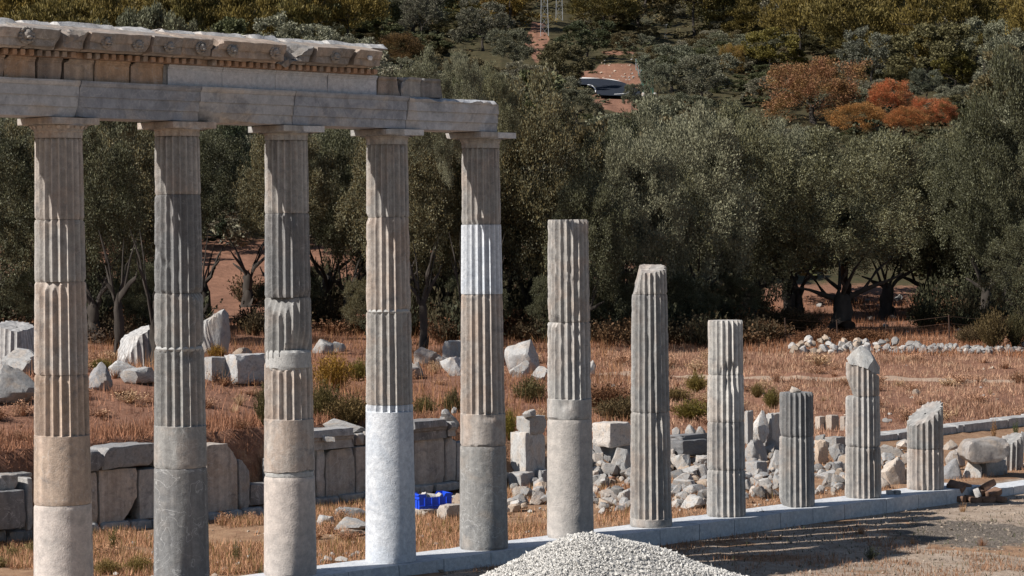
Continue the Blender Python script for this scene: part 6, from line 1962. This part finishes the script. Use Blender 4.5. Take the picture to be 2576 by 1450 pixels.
# ------------------------------------------------------------------ hose, fence, road, masts
hp = [at_ground(u, v) for (u, v) in [(1860, 975), (1885, 981), (1902, 987), (1917, 994), (1928, 1002), (1940, 1006)]]
V, F = tube_np([(p[0], p[1], p[2] + .05) for p in hp], [.035] * len(hp), 8)
tag(add('hose', mesh_np('hose', V, F, M['hose'], True)), 'black hose lying in the dry field beside the pale broken column', 'hose')

fence = empty('wire_fence', at_ground(2230, 846)); tag(fence, 'old wire fence on thin rusty posts behind the field stones', 'fence')
fb = Vector(fence.location); posts = []
for (u, vb, vt) in [(1975, 872, 812), (2105, 866, 812), (2228, 850, 814), (2387, 866, 800), (2505, 868, 806)]:
    x, y, z = at_ground(u, min(vb, 868)); y_ = 88.0 if False else y
    h = (vb - vt) / (FPX / y) + .1
    V, F = tube_np([(x, y, z - .1), (x + .02, y, z + h * .5), (x, y, z + h)], [.03, .028, .026], 6)
    o = add('post', mesh_np('post', V - np.array(fb), F, M['rust'], True), fence); posts.append(Vector((x, y, z + h)))
for k in range(len(posts) - 1):
    for f in (.05, .3, .55):
        a, b = posts[k] - Vector((0, 0, f)), posts[k + 1] - Vector((0, 0, f)); m_ = (a + b) / 2 - Vector((0, 0, .04))
        V, F = tube_np([a, m_, b], [.006] * 3, 4)
        add('wire', mesh_np('wire', V - np.array(fb), F, M['rust']), fence)


def sheet(name, outline, lift, mat):
    """a sheet draped over the slope; outline given by where its edge shows"""
    e0, e1 = outline
    pts = []
    K = 9
    for (a, b) in zip(e0, e1):
        pa, pb = Vector(at_ground(*a, y0=120)), Vector(at_ground(*b, y0=120))
        row = []
        for k in range(K + 1):
            p = pa.lerp(pb, k / K); row.append((p.x, p.y, tz(p.x, p.y) + lift))
        pts.append(row)
    V = np.array(pts).reshape(-1, 3); n = len(e0)
    F = np.array([(i * (K + 1) + k, i * (K + 1) + k + 1, (i + 1) * (K + 1) + k + 1, (i + 1) * (K + 1) + k) for i in range(n - 1) for k in range(K)])
    return add(name, mesh_np(name, V, F, mat, True))


up_ = [(1455, 207), (1485, 207), (1512, 208), (1540, 211), (1565, 216), (1590, 226), (1612, 240)]
lo_ = [(1440, 222), (1478, 224), (1496, 234), (1503, 249), (1535, 251), (1575, 252), (1606, 254)]
road = sheet('road', (up_, lo_), .35, M['asphalt']); tag(road, 'short bend of dark asphalt road on the hillside', None, None, 'structure')
up2 = [(a, b + .3) for a, b in up_]
ml = sheet('road_marking', (up2, [(a, b + .9) for a, b in up_]), .40, M['paint']); ml.parent = road
lo2 = [(1478, 224), (1488, 226), (1496, 233), (1498, 241), (1494, 249)]
ml = sheet('road_marking', ([(a + 1.5, b - .4) for a, b in lo2], [(a - .8, b + .4) for a, b in lo2]), .40, M['paint']); ml.parent = road
ml = sheet('road_marking', ([(1545, 248.2), (1562, 247.2), (1582, 245)], [(1545, 249), (1562, 248.2), (1582, 246.2)]), .40, M['paint']); ml.parent = road

gf = empty('green_fence', at_ground(1612, 225, 120)); tag(gf, 'green mesh fence climbing beside the road and the dirt clearing', 'fence')
g0 = Vector(gf.location)
fp = [(1600, 180), (1606, 192), (1611, 206), (1614, 220), (1618, 236), (1643, 237)]
tops = []
for (u, v) in fp:
    x, y, z = at_ground(u, v, 120); h = 1.9 if u > 1612 else 1.2
    o = slabbox('post', (x - g0.x, y - g0.y, z - g0.z + h / 2), (.09, .09, h), M['metal'] if u < 1615 else M['green_metal'], gf, 0); tops.append((x, y, z, h))
for k in range(len(tops) - 1):
    a, b = tops[k], tops[k + 1]
    for j in range(7):
        t = (j + .5) / 7; x = a[0] + (b[0] - a[0]) * t; y = a[1] + (b[1] - a[1]) * t; z = a[2] + (b[2] - a[2]) * t; h = min(a[3], b[3])
        if k >= 3: slabbox('bar', (x - g0.x, y - g0.y, z - g0.z + h / 2), (.035, .035, h * .95), M['green_metal'], gf, 0)
    for hh in (.25, .95):
        V, F = tube_np([(a[0], a[1], a[2] + a[3] * hh), (b[0], b[1], b[2] + b[3] * hh)], [.03, .03], 5)
        add('rail', mesh_np('rail', V - np.array(g0), F, M['green_metal']), gf)
rs = random.Random(8)
lw = empty('low_stone_wall', at_ground(1628, 246, 120)); tag(lw, 'low dry-stone wall beside the road under the green fence', 'wall', None, 'thing'); l0 = Vector(lw.location)
for k in range(22):
    u, v = rs.uniform(1606, 1648), rs.uniform(238, 250); x, y, z = at_ground(u, 248, 120)
    dz = (248 - v) / (FPX / y); w = rs.uniform(5, 9) / (FPX / y)
    add('stone', ROCK['small'][k % 8], lw, (x - l0.x, y - l0.y, z - l0.z + dz), (0, 0, rs.uniform(0, 6)), (w, w, w * .6), rs.choice((PALE, WARM)) + (.5,))
for k in range(46):
    u, v = rs.uniform(1512, 1604), rs.uniform(152, 204); x, y, z = at_ground(u, v, 120); w = rs.uniform(3, 8) / (FPX / y)
    o = add('field_stone', ROCK['small'][k % 8], None, (x, y, z - .05), (0, 0, rs.uniform(0, 6)), (w, w, w * .6), rs.choice((PALE, WARM)) + (.5,))
    tag(o, 'pale stone strewn over the dirt clearing by the road', 'stone', 'stones on the dirt clearing')


def lattice(name, u, vb, vt, wpx, label, arms=()):
    x, y, z = at_ground(u, vb, 150); ppm = FPX / y; h = (vb - vt) / ppm; w = wpx / ppm / 2
    root = empty(name, (x, y, z - .1)); tag(root, label, 'pylon', None)
    n = max(4, int(h / (w * 2.2)))
    def q(k, sx, sy):
        t = k / n; ww = w * (1 - .35 * t); return Vector((sx * ww, sy * ww, h * t))
    for sx in (-1, 1):
        for sy in (-1, 1):
            V, F = tube_np([q(0, sx, sy), q(n, sx, sy)], [w * .075, w * .06], 5); add('leg', mesh_np('leg', V, F, M['metal']), root)
    br = []
    for k in range(n):
        for (a, b) in (((-1, -1), (1, -1)), ((1, -1), (1, 1)), ((1, 1), (-1, 1)), ((-1, 1), (-1, -1))):
            p0, p1 = (a, b) if k % 2 else (b, a)
            br.append(tube_np([q(k, *p0), q(k + 1, *p1)], [w * .032] * 2, 4)); br.append(tube_np([q(k + 1, *a), q(k + 1, *b)], [w * .028] * 2, 4))
    V, F = join_np(br); add('bracing', mesh_np('bracing', V, F, M['metal']), root)
    for (zz, ww) in arms:
        V, F = tube_np([(-ww * w, 0, h * zz), (ww * w, 0, h * zz)], [w * .12] * 2, 5); add('crossarm', mesh_np('crossarm', V, F, M['metal']), root)
    return root


lattice('lattice_pylon', 1370, 90, -60, 20, 'steel lattice pylon whose foot shows above the reddish path', [(.75, 2.4), (.88, 2.0)])
lattice('lattice_pylon', 1407, 52, -70, 17, 'second steel lattice pylon, higher on the slope behind bushes', [(.8, 2.2)])
lattice('power_pole', 1675, 99, 63, 5.5, 'small grey power pole with a crossarm above the large grey olive', [(.96, 2.0)])
print('objects', len(bpy.data.objects), 'tris', sum(len(m.loops) - 2 * len(m.polygons) for m in bpy.data.meshes))
